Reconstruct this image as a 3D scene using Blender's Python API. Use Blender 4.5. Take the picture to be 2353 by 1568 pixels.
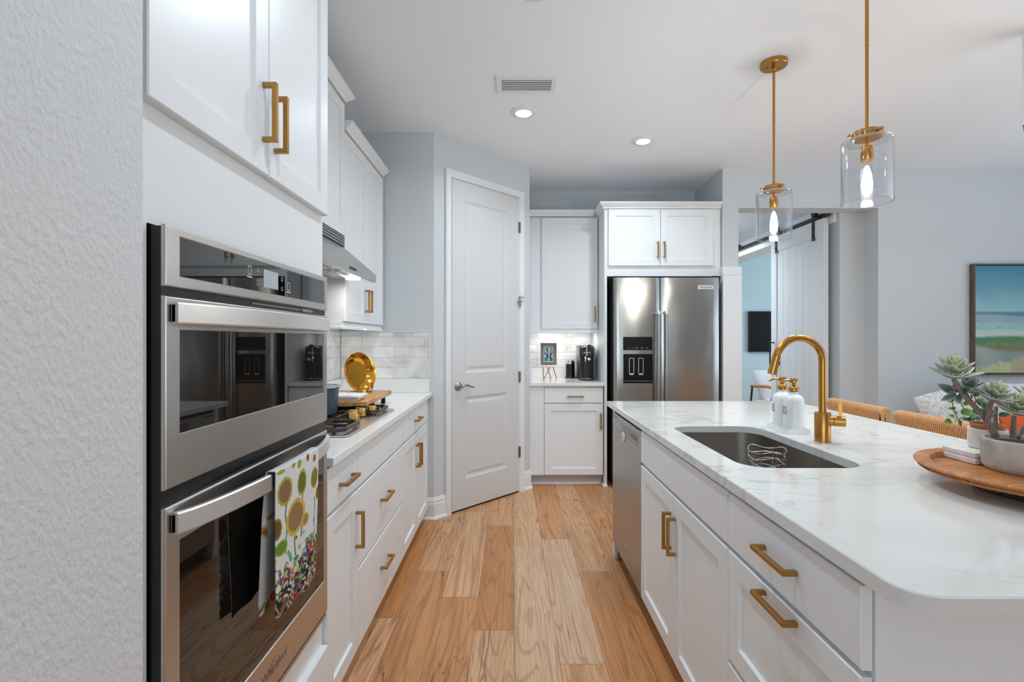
import bpy, bmesh, math, random
from mathutils import Vector, Matrix, noise

random.seed(7)
for o in list(bpy.data.objects):
    bpy.data.objects.remove(o)
SC = bpy.context.scene
COL = SC.collection
PI = math.pi

# ------------------------------------------------------------------ camera
CAM_H = 1.293
cd = bpy.data.cameras.new('camera')
cd.sensor_width = 36.0
cd.lens = 36.0 * 1125 / 2353
cd.shift_x = 0.5 / 2353
cd.shift_y = -3.0 / 2353
cd.clip_start = 0.02
cam = bpy.data.objects.new('camera', cd)
cam.location = (0, 0, CAM_H)
cam.rotation_euler = (PI / 2, 0, 0)
COL.objects.link(cam)
SC.camera = cam

# ------------------------------------------------------------------ world, exposure
w = bpy.data.worlds.new('daylight')
SC.world = w
w.use_nodes = True
w.node_tree.nodes['Background'].inputs[0].default_value = (0.75, 0.86, 1.0, 1)
w.node_tree.nodes['Background'].inputs[1].default_value = 1.0
SC.view_settings.view_transform = 'Standard'
SC.view_settings.look = 'None'
SC.view_settings.gamma = 1.0
SC.view_settings.use_curve_mapping = False
SC.view_settings.exposure = -0.40
cy = SC.cycles
cy.use_denoising = True
cy.max_bounces = 10
cy.diffuse_bounces = 5
cy.use_adaptive_sampling = True
cy.adaptive_threshold = 0.03
cy.glossy_bounces = 5
cy.transparent_max_bounces = 16
cy.transmission_bounces = 8
cy.caustics_reflective = False
cy.caustics_refractive = False
cy.sample_clamp_indirect = 6.0


def area(name, loc, target, sx, sy, watts, col=(1, 1, 1), parent=None, spread=PI, shape='RECTANGLE'):
    l = bpy.data.lights.new(name, 'AREA')
    l.shape = shape
    l.size = sx
    if shape != 'DISK':
        l.size_y = sy
    l.energy = watts
    l.color = col
    l.spread = spread
    o = bpy.data.objects.new(name, l)
    d = Vector(target) - Vector(loc)
    o.rotation_euler = d.to_track_quat('-Z', 'Y').to_euler()
    o.location = loc
    COL.objects.link(o)
    if parent:
        o.parent = parent
        o.location = Vector(loc) - wloc(parent)
    return o


# lamps added at unseen windows, mostly tilted up to brighten the ceiling
area('window_fill', (-0.6, -3.90, 1.45), (-0.3, -2.2, 2.45), 3.4, 2.0, 66, (0.76, 0.89, 1.0), spread=2.6)
area('window_fill', (2.9, -3.92, 1.45), (2.9, -1.2, 2.6), 0.8, 2.0, 1.8, (0.90, 0.96, 1.0))
area('window_fill', (5.58, 0.7, 1.35), (4.1, 1.2, 3.3), 4.2, 2.2, 84, (0.78, 0.90, 1.0), spread=2.2)
area('window_fill', (5.75, 6.2, 1.5), (3.2, 6.2, 1.3), 1.4, 1.5, 75, (0.78, 0.91, 1.0))


# ------------------------------------------------------------------ helpers
def wloc(o):
    v = Vector((0, 0, 0))
    while o:
        v += Vector(o.location)
        o = o.parent
    return v


def S(r, g, b):
    f = lambda c: (c / 255 / 12.92) if c / 255 <= 0.04045 else ((c / 255 + 0.055) / 1.055) ** 2.4
    return (f(r), f(g), f(b))


def mat(name, col=(0.8, 0.8, 0.8), rough=0.5, metal=0.0, ior=1.45, emit=None, es=0.0, coat=0.0, aniso=0.0, sheen=0.0):
    m = bpy.data.materials.new(name)
    m.use_nodes = True
    p = m.node_tree.nodes['Principled BSDF']
    p.inputs['Base Color'].default_value = (*col, 1)
    p.inputs['Roughness'].default_value = rough
    p.inputs['Metallic'].default_value = metal
    p.inputs['IOR'].default_value = ior
    p.inputs['Coat Weight'].default_value = coat
    p.inputs['Anisotropic'].default_value = aniso
    p.inputs['Sheen Weight'].default_value = sheen
    if emit:
        p.inputs['Emission Color'].default_value = (*emit, 1)
        p.inputs['Emission Strength'].default_value = es
    return m


class NT:
    def __init__(s, m):
        s.m = m
        s.t = m.node_tree
        s.p = s.t.nodes['Principled BSDF']

    def n(s, typ, **kw):
        nd = s.t.nodes.new(typ)
        for k, v in kw.items():
            if k.startswith('i_'):
                nd.inputs[int(k[2:])].default_value = v
            else:
                setattr(nd, k, v)
        return nd

    def l(s, a, b):
        s.t.links.new(a, b)

    def coords(s, scale=(1, 1, 1), kind='Object', rot=(0, 0, 0)):
        tc = s.n('ShaderNodeTexCoord')
        mp = s.n('ShaderNodeMapping')
        mp.inputs['Scale'].default_value = scale
        mp.inputs['Rotation'].default_value = rot
        s.l(tc.outputs[kind], mp.inputs['Vector'])
        return mp.outputs[0]

    def noise(s, vec, scale=5, detail=3, rough=0.5, dist=0.0):
        nd = s.n('ShaderNodeTexNoise')
        nd.inputs['Scale'].default_value = scale
        nd.inputs['Detail'].default_value = detail
        nd.inputs['Roughness'].default_value = rough
        nd.inputs['Distortion'].default_value = dist
        if vec is not None:
            s.l(vec, nd.inputs['Vector'])
        return nd.outputs[0]

    def ramp(s, fac, stops):
        r = s.n('ShaderNodeValToRGB')
        e = r.color_ramp.elements
        while len(e) < len(stops):
            e.new(0.5)
        for el, (p, c) in zip(e, stops):
            el.position = p
            el.color = (*c, 1) if len(c) == 3 else c
        s.l(fac, r.inputs[0])
        return r.outputs[0]

    def mix(s, fac, a, b, mode='MIX'):
        nd = s.n('ShaderNodeMix', data_type='RGBA', blend_type=mode)
        for sock, v in ((nd.inputs[0], fac), (nd.inputs[6], a), (nd.inputs[7], b)):
            if hasattr(v, 'links'):
                s.l(v, sock)
            elif isinstance(v, (int, float)):
                sock.default_value = v
            else:
                sock.default_value = (*v, 1)
        return nd.outputs[2]

    def bump(s, h, strength=0.3, dist=0.001):
        b = s.n('ShaderNodeBump')
        b.inputs['Strength'].default_value = strength
        b.inputs['Distance'].default_value = dist
        s.l(h, b.inputs['Height'])
        s.l(b.outputs[0], s.p.inputs['Normal'])

    def base(s, c):
        s.l(c, s.p.inputs['Base Color'])

    def attr(s, name):
        return s.n('ShaderNodeAttribute', attribute_name=name)


def bumpy(name, col, rough, scale, strength, dist, detail=3, stretch=(1, 1, 1), rot=(0, 0, 0), ramp=None, metal=0.0, aniso=0.0, coat=0.0, ior=1.45):
    m = mat(name, col, rough, metal, coat=coat, aniso=aniso, ior=ior)
    t = NT(m)
    h = t.noise(t.coords(stretch, rot=rot), scale, detail)
    if ramp:
        h = t.ramp(h, [(ramp[0], (0, 0, 0)), (ramp[1], (1, 1, 1))])
    t.bump(h, strength, dist)
    return m


M = {}
WALL = S(206, 211, 214)
M['wall'] = bumpy('wall_paint', WALL, 0.75, 130, 0.25, 0.0015, 3)
M['wall_near'] = bumpy('wall_paint_orange_peel', S(214, 216, 217), 0.65, 95, 0.55, 0.0022, 3, stretch=(1, 1.5, 0.85), rot=(0.65, 0, 0), ramp=(0.34, 0.68))
M['wall_blue'] = bumpy('office_wall_paint', S(180, 201, 208), 0.75, 130, 0.2, 0.001)
M['ceiling'] = bumpy('ceiling_paint', S(240, 245, 250), 0.85, 150, 0.3, 0.002, 3)
M['trim'] = mat('trim_paint', S(231, 234, 236), 0.35)
M['doorpaint'] = mat('door_paint', S(214, 215, 216), 0.4)
M['cab'] = mat('cabinet_paint', S(231, 234, 236), 0.33)
M['cabside'] = M['cab']
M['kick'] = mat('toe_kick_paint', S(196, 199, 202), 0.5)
M['shade_dark'] = mat('recess_shade', (0.012, 0.011, 0.010), 0.8)  # near-black used in place of shade in narrow openings
M['brass'] = mat('brushed_brass', S(188, 137, 70), 0.28, 1.0)
M['knobgold'] = mat('satin_gold_knob', S(214, 172, 104), 0.26, 1.0)
M['pullbrass'] = mat('satin_brass_pull', S(178, 134, 74), 0.36, 1.0)
M['gold'] = mat('polished_gold', S(224, 164, 58), 0.12, 1.0)
M['black'] = mat('black_plastic', (0.010, 0.010, 0.011), 0.28)
M['blackmetal'] = mat('black_metal', (0.016, 0.015, 0.014), 0.45)
M['iron'] = bumpy('cast_iron', S(62, 52, 46), 0.42, 300, 0.3, 0.0006)
M['bglass'] = mat('black_glass', (0.006, 0.006, 0.006), 0.0, ior=1.75)
M['screen'] = mat('matte_black_screen', (0.006, 0.006, 0.007), 0.30, ior=1.3)
M['ovenglass'] = mat('smoked_oven_glass', (0.010, 0.008, 0.007), 0.0, ior=1.75)
M['chrome'] = mat('chrome', (0.75, 0.75, 0.75), 0.12, 1.0)
M['nickel'] = mat('satin_nickel', S(165, 160, 155), 0.28, 1.0)
M['white'] = mat('white_glaze', S(238, 240, 240), 0.3)
M['whitematte'] = mat('white_matte', S(226, 230, 231), 0.5)
M['display'] = mat('lit_display', S(150, 158, 162), 0.2, emit=S(190, 200, 205), es=0.28)
M['inkwhite'] = mat('printed_white_marking', (0.75, 0.75, 0.75), 0.4)
M['inkgrey'] = mat('printed_grey_lettering', S(120, 105, 100), 0.5)
M['lamp'] = mat('lit_diffuser', (1, 1, 1), 0.4, emit=(1, 0.985, 0.96), es=9.0)
M['filament'] = mat('lit_lamp_core', (1, 1, 1), 0.4, emit=(1, 0.95, 0.86), es=14.0)


def steel(name, col, rough, stretch, strength=0.12):
    m = mat(name, col, rough, 1.0)
    t = NT(m)
    c = t.coords(stretch)
    n = t.noise(c, 6, 4)
    t.bump(n, strength, 0.0004)
    r = t.n('ShaderNodeMapRange')
    r.inputs['To Min'].default_value = rough - 0.03
    r.inputs['To Max'].default_value = rough + 0.05
    t.l(n, r.inputs[0])
    t.l(r.outputs[0], t.p.inputs['Roughness'])
    return m


M['steel'] = steel('brushed_steel', S(200, 197, 193), 0.28, (160, 2.5, 900), 0.02)
M['steel_handle'] = steel('bright_handle_steel', S(232, 231, 229), 0.30, (160, 2.5, 900), 0.015)
M['steel_v'] = steel('brushed_steel_vertical', S(160, 159, 157), 0.27, (220, 220, 1.5))
M['steel_dw'] = steel('brushed_steel_dishwasher', S(172, 171, 168), 0.30, (220, 220, 1.5))
M['steel_sink'] = steel('sink_steel', S(168, 162, 155), 0.30, (4, 120, 4))
M['steel_hood'] = steel('hood_steel', S(186, 186, 184), 0.30, (160, 2, 160))


def fridge_steel():
    m = mat('fridge_steel', S(176, 175, 172), 0.24, 1.0)
    t = NT(m)
    big = t.noise(t.coords((2.2, 1, 1.1)), 2.6, 1, 0.4)
    fine = t.noise(t.coords((230, 230, 1.5)), 5, 3)
    b1 = t.n('ShaderNodeBump')
    b1.inputs['Strength'].default_value = 0.55
    b1.inputs['Distance'].default_value = 0.012
    t.l(big, b1.inputs['Height'])
    b2 = t.n('ShaderNodeBump')
    b2.inputs['Strength'].default_value = 0.10
    b2.inputs['Distance'].default_value = 0.0004
    t.l(fine, b2.inputs['Height'])
    t.l(b1.outputs[0], b2.inputs['Normal'])
    t.l(b2.outputs[0], t.p.inputs['Normal'])
    return m


M['fridge'] = fridge_steel()


def quartz():
    m = mat('veined_quartz', S(236, 236, 234), 0.10, ior=1.5)
    t = NT(m)
    c = t.coords((1.0, 1.6, 1), rot=(0, 0, 0.5))
    n = t.noise(c, 1.7, 7, 0.62, 0.9)
    v = t.ramp(n, [(0.0, (0, 0, 0)), (0.476, (0, 0, 0)), (0.497, (1, 1, 1)), (0.506, (0.1, 0.1, 0.1)), (0.53, (0, 0, 0)), (1, (0, 0, 0))])
    n2 = t.noise(t.coords((1, 1, 1)), 2.3, 3)
    k = t.ramp(n2, [(0.30, (0, 0, 0)), (0.58, (1, 1, 1))])
    f = t.mix(1.0, v, k, 'MULTIPLY')
    c2 = t.noise(c, 1.2, 4, 0.55, 0.5)
    cloud = t.ramp(c2, [(0.35, S(228, 228, 226)), (0.7, S(216, 216, 213))])
    bw = t.n('ShaderNodeMath', operation='MULTIPLY')
    t.l(f, bw.inputs[0])
    bw.inputs[1].default_value = 0.55
    t.base(t.mix(bw.outputs[0], cloud, S(160, 158, 155)))
    return m


M['quartz'] = quartz()
M['quartz_plain'] = mat('white_quartz', S(232, 232, 230), 0.12, ior=1.5)


def plank_mat():
    m = mat('oak_planks', rough=0.32)
    t = NT(m)
    a = t.attr('Col')
    r = t.attr('Rnd')
    off = t.n('ShaderNodeVectorMath', operation='ADD')
    sc = t.n('ShaderNodeVectorMath', operation='SCALE')
    t.l(r.outputs['Vector'], sc.inputs[0])
    sc.inputs['Scale'].default_value = 9.0
    tc = t.n('ShaderNodeTexCoord')
    t.l(tc.outputs['Object'], off.inputs[0])
    t.l(sc.outputs[0], off.inputs[1])

    def mp(s):
        x = t.n('ShaderNodeMapping')
        x.inputs['Scale'].default_value = s
        t.l(off.outputs[0], x.inputs['Vector'])
        return x.outputs[0]
    broad = t.noise(mp((15, 0.9, 1)), 1.0, 5, 0.62, 0.5)
    fibre = t.noise(mp((150, 5, 1)), 1.0, 3, 0.6)
    crack = t.noise(mp((9, 0.8, 1)), 1.0, 3, 0.6, 0.9)
    # growth rings: a distorted field quantised by a sine
    ringf = t.noise(mp((6.5, 0.42, 1)), 1.0, 1.6, 0.45, 0.35)
    mu = t.n('ShaderNodeMath', operation='MULTIPLY')
    t.l(ringf, mu.inputs[0])
    mu.inputs[1].default_value = 120.0
    sn = t.n('ShaderNodeMath', operation='SINE')
    t.l(mu.outputs[0], sn.inputs[0])
    rings = t.ramp(sn.outputs[0], [(0.55, (1, 1, 1)), (1.0, (0.80, 0.74, 0.68))])
    b = t.ramp(broad, [(0.25, (0.78, 0.73, 0.69)), (0.5, (1, 1, 1)), (0.75, (1.13, 1.14, 1.15))])
    fb = t.ramp(fibre, [(0.3, (0.80, 0.77, 0.74)), (0.62, (1.07, 1.07, 1.07))])
    ck = t.ramp(crack, [(0.0, (1, 1, 1)), (0.482, (1, 1, 1)), (0.4975, (0.42, 0.33, 0.27)), (0.503, (0.55, 0.46, 0.40)), (0.512, (1, 1, 1)), (1, (1, 1, 1))])
    kn = t.noise(mp((2.2, 1.1, 1)), 1.6, 2)
    km = t.ramp(kn, [(0.5, (0, 0, 0)), (0.6, (1, 1, 1))])
    ck2 = t.mix(km, (1, 1, 1), ck)
    c = t.mix(1.0, a.outputs['Color'], b, 'MULTIPLY')
    c = t.mix(1.0, c, fb, 'MULTIPLY')
    c = t.mix(1.0, c, rings, 'MULTIPLY')
    c = t.mix(1.0, c, ck2, 'MULTIPLY')
    t.base(c)
    t.bump(fibre, 0.12, 0.0006)
    return m


M['plank'] = plank_mat()
M['plankgap'] = mat('plank_joint', S(140, 94, 58), 0.7)


def tile_mat():
    m = mat('handmade_white_tile', rough=0.14)
    t = NT(m)
    a = t.attr('Col')
    n = t.noise(t.coords((1, 1, 1)), 9, 3)
    v = t.ramp(n, [(0.30, (0.78, 0.775, 0.765)), (0.5, (0.97, 0.97, 0.965)), (0.65, (1.05, 1.05, 1.05))])
    t.base(t.mix(1.0, a.outputs['Color'], v, 'MULTIPLY'))
    t.bump(t.noise(t.coords((1, 1, 1)), 18, 2), 0.8, 0.006)
    return m


M['tile'] = tile_mat()
M['grout'] = mat('pale_grout', S(240, 240, 238), 0.8)


def painted(name, rough=0.8, bump=0.0):
    m = mat(name, rough=rough)
    t = NT(m)
    t.base(t.attr('Col').outputs['Color'])
    if bump:
        t.bump(t.noise(t.coords((1, 1, 1)), 420, 2), bump, 0.0008)
    return m


M['print'] = painted('printed_cotton', 0.85, 0.3)
M['canvas'] = painted('painted_canvas', 0.7, 0.4)


def wood(name, c1, c2, stretch, rough=0.4, scale=3.0, bump=0.1):
    m = mat(name, rough=rough)
    t = NT(m)
    n = t.noise(t.coords(stretch), scale, 5, 0.6, 1.2)
    f = t.noise(t.coords(tuple(v * 8 for v in stretch)), scale, 3)
    c = t.ramp(n, [(0.3, c1), (0.68, c2)])
    fr = t.ramp(f, [(0.3, (0.82, 0.80, 0.78)), (0.6, (1.04, 1.04, 1.04))])
    t.base(t.mix(1.0, c, fr, 'MULTIPLY'))
    t.bump(f, bump, 0.0006)
    return m


M['acacia'] = wood('acacia_wood', S(150, 82, 36), S(212, 148, 88), (3, 16, 8), 0.38)
M['board'] = wood('olive_wood', S(176, 118, 66), S(222, 176, 116), (14, 3, 14), 0.45)
M['darkwood'] = wood('dark_stained_wood', S(60, 42, 30), S(92, 66, 48), (10, 10, 2), 0.5)
M['walnut'] = wood('walnut_frame', S(84, 68, 60), S(112, 94, 84), (14, 14, 3), 0.5)
M['greywood'] = wood('weathered_frame', S(112, 102, 92), S(140, 130, 118), (14, 14, 3), 0.6)
M['rattan'] = wood('woven_rattan', S(200, 146, 98), S(236, 190, 140), (30, 30, 30), 0.45, 4)
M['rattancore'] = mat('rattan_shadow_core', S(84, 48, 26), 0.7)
M['concrete'] = None


def concrete(name, c1, c2, scale=9):
    m = mat(name, rough=0.8)
    t = NT(m)
    n = t.noise(t.coords((1, 1, 1)), scale, 6, 0.62)
    t.base(t.ramp(n, [(0.35, c1), (0.66, c2)]))
    t.bump(t.noise(t.coords((1, 1, 1)), 90, 4), 0.25, 0.0015)
    return m


M['concrete'] = concrete('cast_concrete', S(168, 166, 160), S(206, 202, 194), 13)
M['marble'] = concrete('pale_marble', S(206, 202, 198), S(238, 235, 231), 18)
M['terracotta'] = concrete('terracotta', S(176, 112, 70), S(196, 134, 92), 10)
M['soil'] = bumpy('potting_soil', S(44, 38, 34), 0.95, 160, 0.9, 0.004)


def leaf(name, c1, c2):
    m = mat(name, rough=0.5)
    t = NT(m)
    a = t.attr('Col')
    n = t.noise(t.coords((1, 1, 1)), 60, 3)
    c = t.ramp(n, [(0.3, (0.82, 0.85, 0.82)), (0.7, (1.06, 1.05, 1.05))])
    t.base(t.mix(1.0, a.outputs['Color'], c, 'MULTIPLY'))
    t.p.inputs['Subsurface Weight'].default_value = 0.0
    return m


M['leaf'] = leaf('leaf_surface', None, None)
M['bark'] = wood('succulent_stem', S(92, 84, 78), S(158, 138, 126), (20, 20, 20), 0.7, 5, 0.4)
M['fabric_grey'] = bumpy('grey_upholstery', S(178, 180, 182), 0.9, 300, 0.4, 0.001)
M['fabric_white'] = bumpy('white_upholstery', S(218, 220, 222), 0.9, 300, 0.4, 0.001)
M['fabric_orange'] = bumpy('orange_upholstery', S(216, 92, 48), 0.85, 300, 0.4, 0.001)


def scroll_fabric():
    m = mat('scroll_patterned_fabric', rough=0.9)
    t = NT(m)
    n = t.noise(t.coords((1, 1, 1)), 9, 1.5, 0.5, 2.2)
    c = t.ramp(n, [(0.40, S(196, 194, 193)), (0.46, S(232, 231, 230)), (0.54, S(190, 187, 186)), (0.60, S(228, 228, 228))])
    t.base(c)
    return m


M['scroll'] = scroll_fabric()


def thin_glass(name, tint=(1, 1, 1), refl=1.0):
    m = bpy.data.materials.new(name)
    m.use_nodes = True
    nt = m.node_tree
    nt.nodes.remove(nt.nodes['Principled BSDF'])
    out = nt.nodes['Material Output']
    tr = nt.nodes.new('ShaderNodeBsdfTransparent')
    tr.inputs[0].default_value = (*tint, 1)
    gl = nt.nodes.new('ShaderNodeBsdfGlossy')
    gl.inputs['Roughness'].default_value = 0.02
    lw = nt.nodes.new('ShaderNodeLayerWeight')
    lw.inputs['Blend'].default_value = 0.5
    mu = nt.nodes.new('ShaderNodeMath')
    mu.operation = 'MULTIPLY'
    mu.inputs[1].default_value = refl
    mx = nt.nodes.new('ShaderNodeMixShader')
    pw = nt.nodes.new('ShaderNodeMath')
    pw.operation = 'POWER'
    pw.inputs[1].default_value = 2.6
    ad = nt.nodes.new('ShaderNodeMath')
    ad.operation = 'ADD'
    ad.inputs[1].default_value = 0.025
    nt.links.new(lw.outputs['Facing'], pw.inputs[0])
    nt.links.new(pw.outputs[0], mu.inputs[0])
    nt.links.new(mu.outputs[0], ad.inputs[0])
    nt.links.new(ad.outputs[0], mx.inputs[0])
    nt.links.new(tr.outputs[0], mx.inputs[1])
    nt.links.new(gl.outputs[0], mx.inputs[2])
    nt.links.new(mx.outputs[0], out.inputs[0])
    return m


M['glass'] = thin_glass('clear_glass', (0.975, 0.98, 0.985), 0.75)
M['glassrim'] = thin_glass('glass_rim', (0.96, 0.97, 0.98), 0.75)
M['glassrim'].node_tree.nodes['Math.002'].inputs[1].default_value = 0.30
M['bulbglass'] = thin_glass('bulb_glass', (0.985, 0.98, 0.97), 0.12)


# ------------------------------------------------------------------ mesh builder
class MB:
    def __init__(s):
        s.bm = bmesh.new()

    def face(s, pts):
        vs = [s.bm.verts.new(p) for p in pts]
        return s.bm.faces.new(vs)

    def box(s, x0, x1, y0, y1, z0, z1, bev=0.0, seg=2):
        v = [s.bm.verts.new((x, y, z)) for z in (z0, z1) for y in (y0, y1) for x in (x0, x1)]
        fs = [s.bm.faces.new([v[i] for i in q]) for q in ((0, 2, 3, 1), (4, 5, 7, 6), (0, 1, 5, 4), (2, 6, 7, 3), (0, 4, 6, 2), (1, 3, 7, 5))]
        if bev:
            es = list({e for f in fs for e in f.edges})
            bmesh.ops.bevel(s.bm, geom=es, offset=bev, segments=seg, profile=0.5, affect='EDGES')
        return s

    def rbox(s, P, u0, u1, v0, v1, w0, w1, bev=0.0):
        c = [P(u, v, ww) for ww in (w0, w1) for v in (v0, v1) for u in (u0, u1)]
        vs = [s.bm.verts.new(p) for p in c]
        fs = [s.bm.faces.new([vs[i] for i in q]) for q in ((0, 2, 3, 1), (4, 5, 7, 6), (0, 1, 5, 4), (2, 6, 7, 3), (0, 4, 6, 2), (1, 3, 7, 5))]
        if bev:
            es = list({e for f in fs for e in f.edges})
            bmesh.ops.bevel(s.bm, geom=es, offset=bev, segments=2, profile=0.5, affect='EDGES')
        return s

    def loops(s, L, cap0=True, cap1=True, closed=False):
        R = [[s.bm.verts.new(p) for p in lp] for lp in L]
        n = len(R[0])
        rng = range(len(R)) if closed else range(len(R) - 1)
        for i in rng:
            a, b = R[i], R[(i + 1) % len(R)]
            for j in range(n):
                k = (j + 1) % n
                try:
                    s.bm.faces.new([a[j], a[k], b[k], b[j]])
                except ValueError:
                    pass
        if not closed:
            if cap0:
                s.bm.faces.new(list(reversed(R[0])))
            if cap1:
                s.bm.faces.new(R[-1])
        return s

    def prism(s, pts, fn, a0, a1, bev=0.0):
        """outline pts (p,q) extruded from a0 to a1 through fn(p,q,a)"""
        s.loops([[fn(p, q, a0) for p, q in pts], [fn(p, q, a1) for p, q in pts]])
        return s

    def cyl(s, p0, p1, r0, r1=None, n=24):
        return s.tube([p0, p1], [r0, r1 if r1 is not None else r0], n)

    def tube(s, path, r, n=12, closed=False):
        P = [Vector(p) for p in path]
        if not hasattr(r, '__len__'):
            r = [r] * len(P)
        L = []
        up = None
        m = len(P)
        for i in range(m):
            if closed:
                d = P[(i + 1) % m] - P[i - 1]
            else:
                d = P[min(i + 1, m - 1)] - P[max(i - 1, 0)]
            if d.length < 1e-9:
                d = Vector((0, 0, 1))
            d.normalize()
            if up is None:
                up = Vector((0, 0, 1)) if abs(d.z) < 0.9 else Vector((1, 0, 0))
            sx = d.cross(up)
            if sx.length < 1e-6:
                sx = d.cross(Vector((0, 1, 0)))
            sx.normalize()
            up = sx.cross(d).normalized()
            L.append([P[i] + (sx * math.cos(a) + up * math.sin(a)) * r[i] for a in (2 * PI * k / n for k in range(n))])
        s.loops(L, closed=closed)
        return s

    def lathe(s, prof, c, n=32, axis=(0, 0, 1), caps=(True, True)):
        """prof: (radius, height) along axis from c"""
        ax = Vector(axis).normalized()
        t = Vector((1, 0, 0)) if abs(ax.x) < 0.9 else Vector((0, 1, 0))
        e1 = (t - ax * t.dot(ax)).normalized()
        e2 = ax.cross(e1)
        c = Vector(c)
        L = []
        for r, h in prof:
            r = max(r, 1e-5)
            L.append([c + ax * h + (e1 * math.cos(a) + e2 * math.sin(a)) * r for a in (2 * PI * k / n for k in range(n))])
        s.loops(L, caps[0], caps[1])
        return s

    def sphere(s, c, rx, ry, rz, nu=20, nv=12):
        L = []
        for i in range(nv + 1):
            th = PI * i / nv
            k = max(math.sin(th), 1e-4)
            L.append([(c[0] + rx * k * math.cos(a), c[1] + ry * k * math.sin(a), c[2] - rz * math.cos(th)) for a in (2 * PI * j / nu for j in range(nu))])
        s.loops(L)
        return s

    def sweep(s, path, prof, z0=0.0, side=1):
        """profile (offset, height) swept along a 2D path with mitred corners"""
        P = [Vector((p[0], p[1])) for p in path]
        N = []
        for i in range(len(P)):
            ns = []
            if i > 0:
                d = (P[i] - P[i - 1]).normalized()
                ns.append(Vector((-d.y, d.x)) * side)
            if i < len(P) - 1:
                d = (P[i + 1] - P[i]).normalized()
                ns.append(Vector((-d.y, d.x)) * side)
            if len(ns) == 1:
                N.append(ns[0])
            else:
                b = (ns[0] + ns[1]).normalized()
                N.append(b / max(0.2, b.dot(ns[0])))
        L = [[(P[i].x + N[i].x * o, P[i].y + N[i].y * o, z0 + h) for o, h in prof] for i in range(len(P))]
        s.loops(L)
        return s

    def build(s, name, m, parent=None, smooth=False, auto=None, norm=True):
        if norm:
            bmesh.ops.recalc_face_normals(s.bm, faces=s.bm.faces[:])
        off = wloc(parent) if parent else Vector((0, 0, 0))
        if off.length > 0:
            bmesh.ops.translate(s.bm, verts=s.bm.verts[:], vec=-off)
        me = bpy.data.meshes.new(name)
        s.bm.to_mesh(me)
        s.bm.free()
        for mm in (m if isinstance(m, (list, tuple)) else [m]):
            me.materials.append(mm)
        if smooth or auto:
            for p in me.polygons:
                p.use_smooth = True
            ang = auto if auto else (math.radians(40))
            try:
                me.set_sharp_from_angle(angle=ang)
            except Exception:
                pass
        o = bpy.data.objects.new(name, me)
        COL.objects.link(o)
        if parent:
            o.parent = parent
        return o


def thing(name, label, cat, loc, group=None):
    o = bpy.data.objects.new(name, None)
    o.empty_display_size = 0.05
    o.location = loc
    COL.objects.link(o)
    o['label'] = label
    o['category'] = cat
    if group:
        o['group'] = group
    return o


def tag(o, label, cat, group=None, kind=None):
    o['label'] = label
    o['category'] = cat
    if group:
        o['group'] = group
    if kind:
        o['kind'] = kind
    return o


def struct(o, label=None, cat=None):
    o['kind'] = 'structure'
    if label:
        o['label'] = label
        o['category'] = cat or 'wall'
    return o


def copy_tree(o, parent=None, loc=None, **props):
    c = o.copy()
    COL.objects.link(c)
    if parent:
        c.parent = parent
    if loc is not None:
        c.location = loc
    for k, v in props.items():
        c[k] = v
    for ch in list(o.children):
        copy_tree(ch, c)
    return c


def set_col(o, fn, name='Col'):
    me = o.data
    a = me.color_attributes.new(name, 'FLOAT_COLOR', 'POINT')
    for i, v in enumerate(me.vertices):
        a.data[i].color = (*fn(i, v.co), 1)


def text_part(name, s, size, origin, ud, vd, m, parent, depth=0.0006, align='CENTER', bend=None, xs=1.0):
    cu = bpy.data.curves.new('t', 'FONT')
    cu.body = s
    cu.size = size
    cu.extrude = depth / 2
    cu.align_x = align
    cu.align_y = 'CENTER'
    cu.resolution_u = 3
    to = bpy.data.objects.new('t', cu)
    COL.objects.link(to)
    dg = bpy.context.evaluated_depsgraph_get()
    me = bpy.data.meshes.new_from_object(to.evaluated_get(dg))
    bpy.data.objects.remove(to)
    U, V = Vector(ud).normalized(), Vector(vd).normalized()
    W = U.cross(V)
    off = Vector(origin) - wloc(parent)
    for v in me.vertices:
        if bend:
            v.co = bend(v.co.x * xs, v.co.y, v.co.z) - wloc(parent)
        else:
            v.co = off + U * v.co.x * xs + V * v.co.y + W * v.co.z
    me.name = name
    me.materials.clear()
    me.materials.append(m)
    o = bpy.data.objects.new(name, me)
    COL.objects.link(o)
    o.parent = parent
    return o

# ================================================================== SETTING
CEIL = 2.79
PAL = {'L': S(215, 176, 142), 'P': S(214, 168, 128), 'T': S(208, 158, 114), 'B': S(200, 144, 96), 'D': S(198, 138, 88)}


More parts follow.
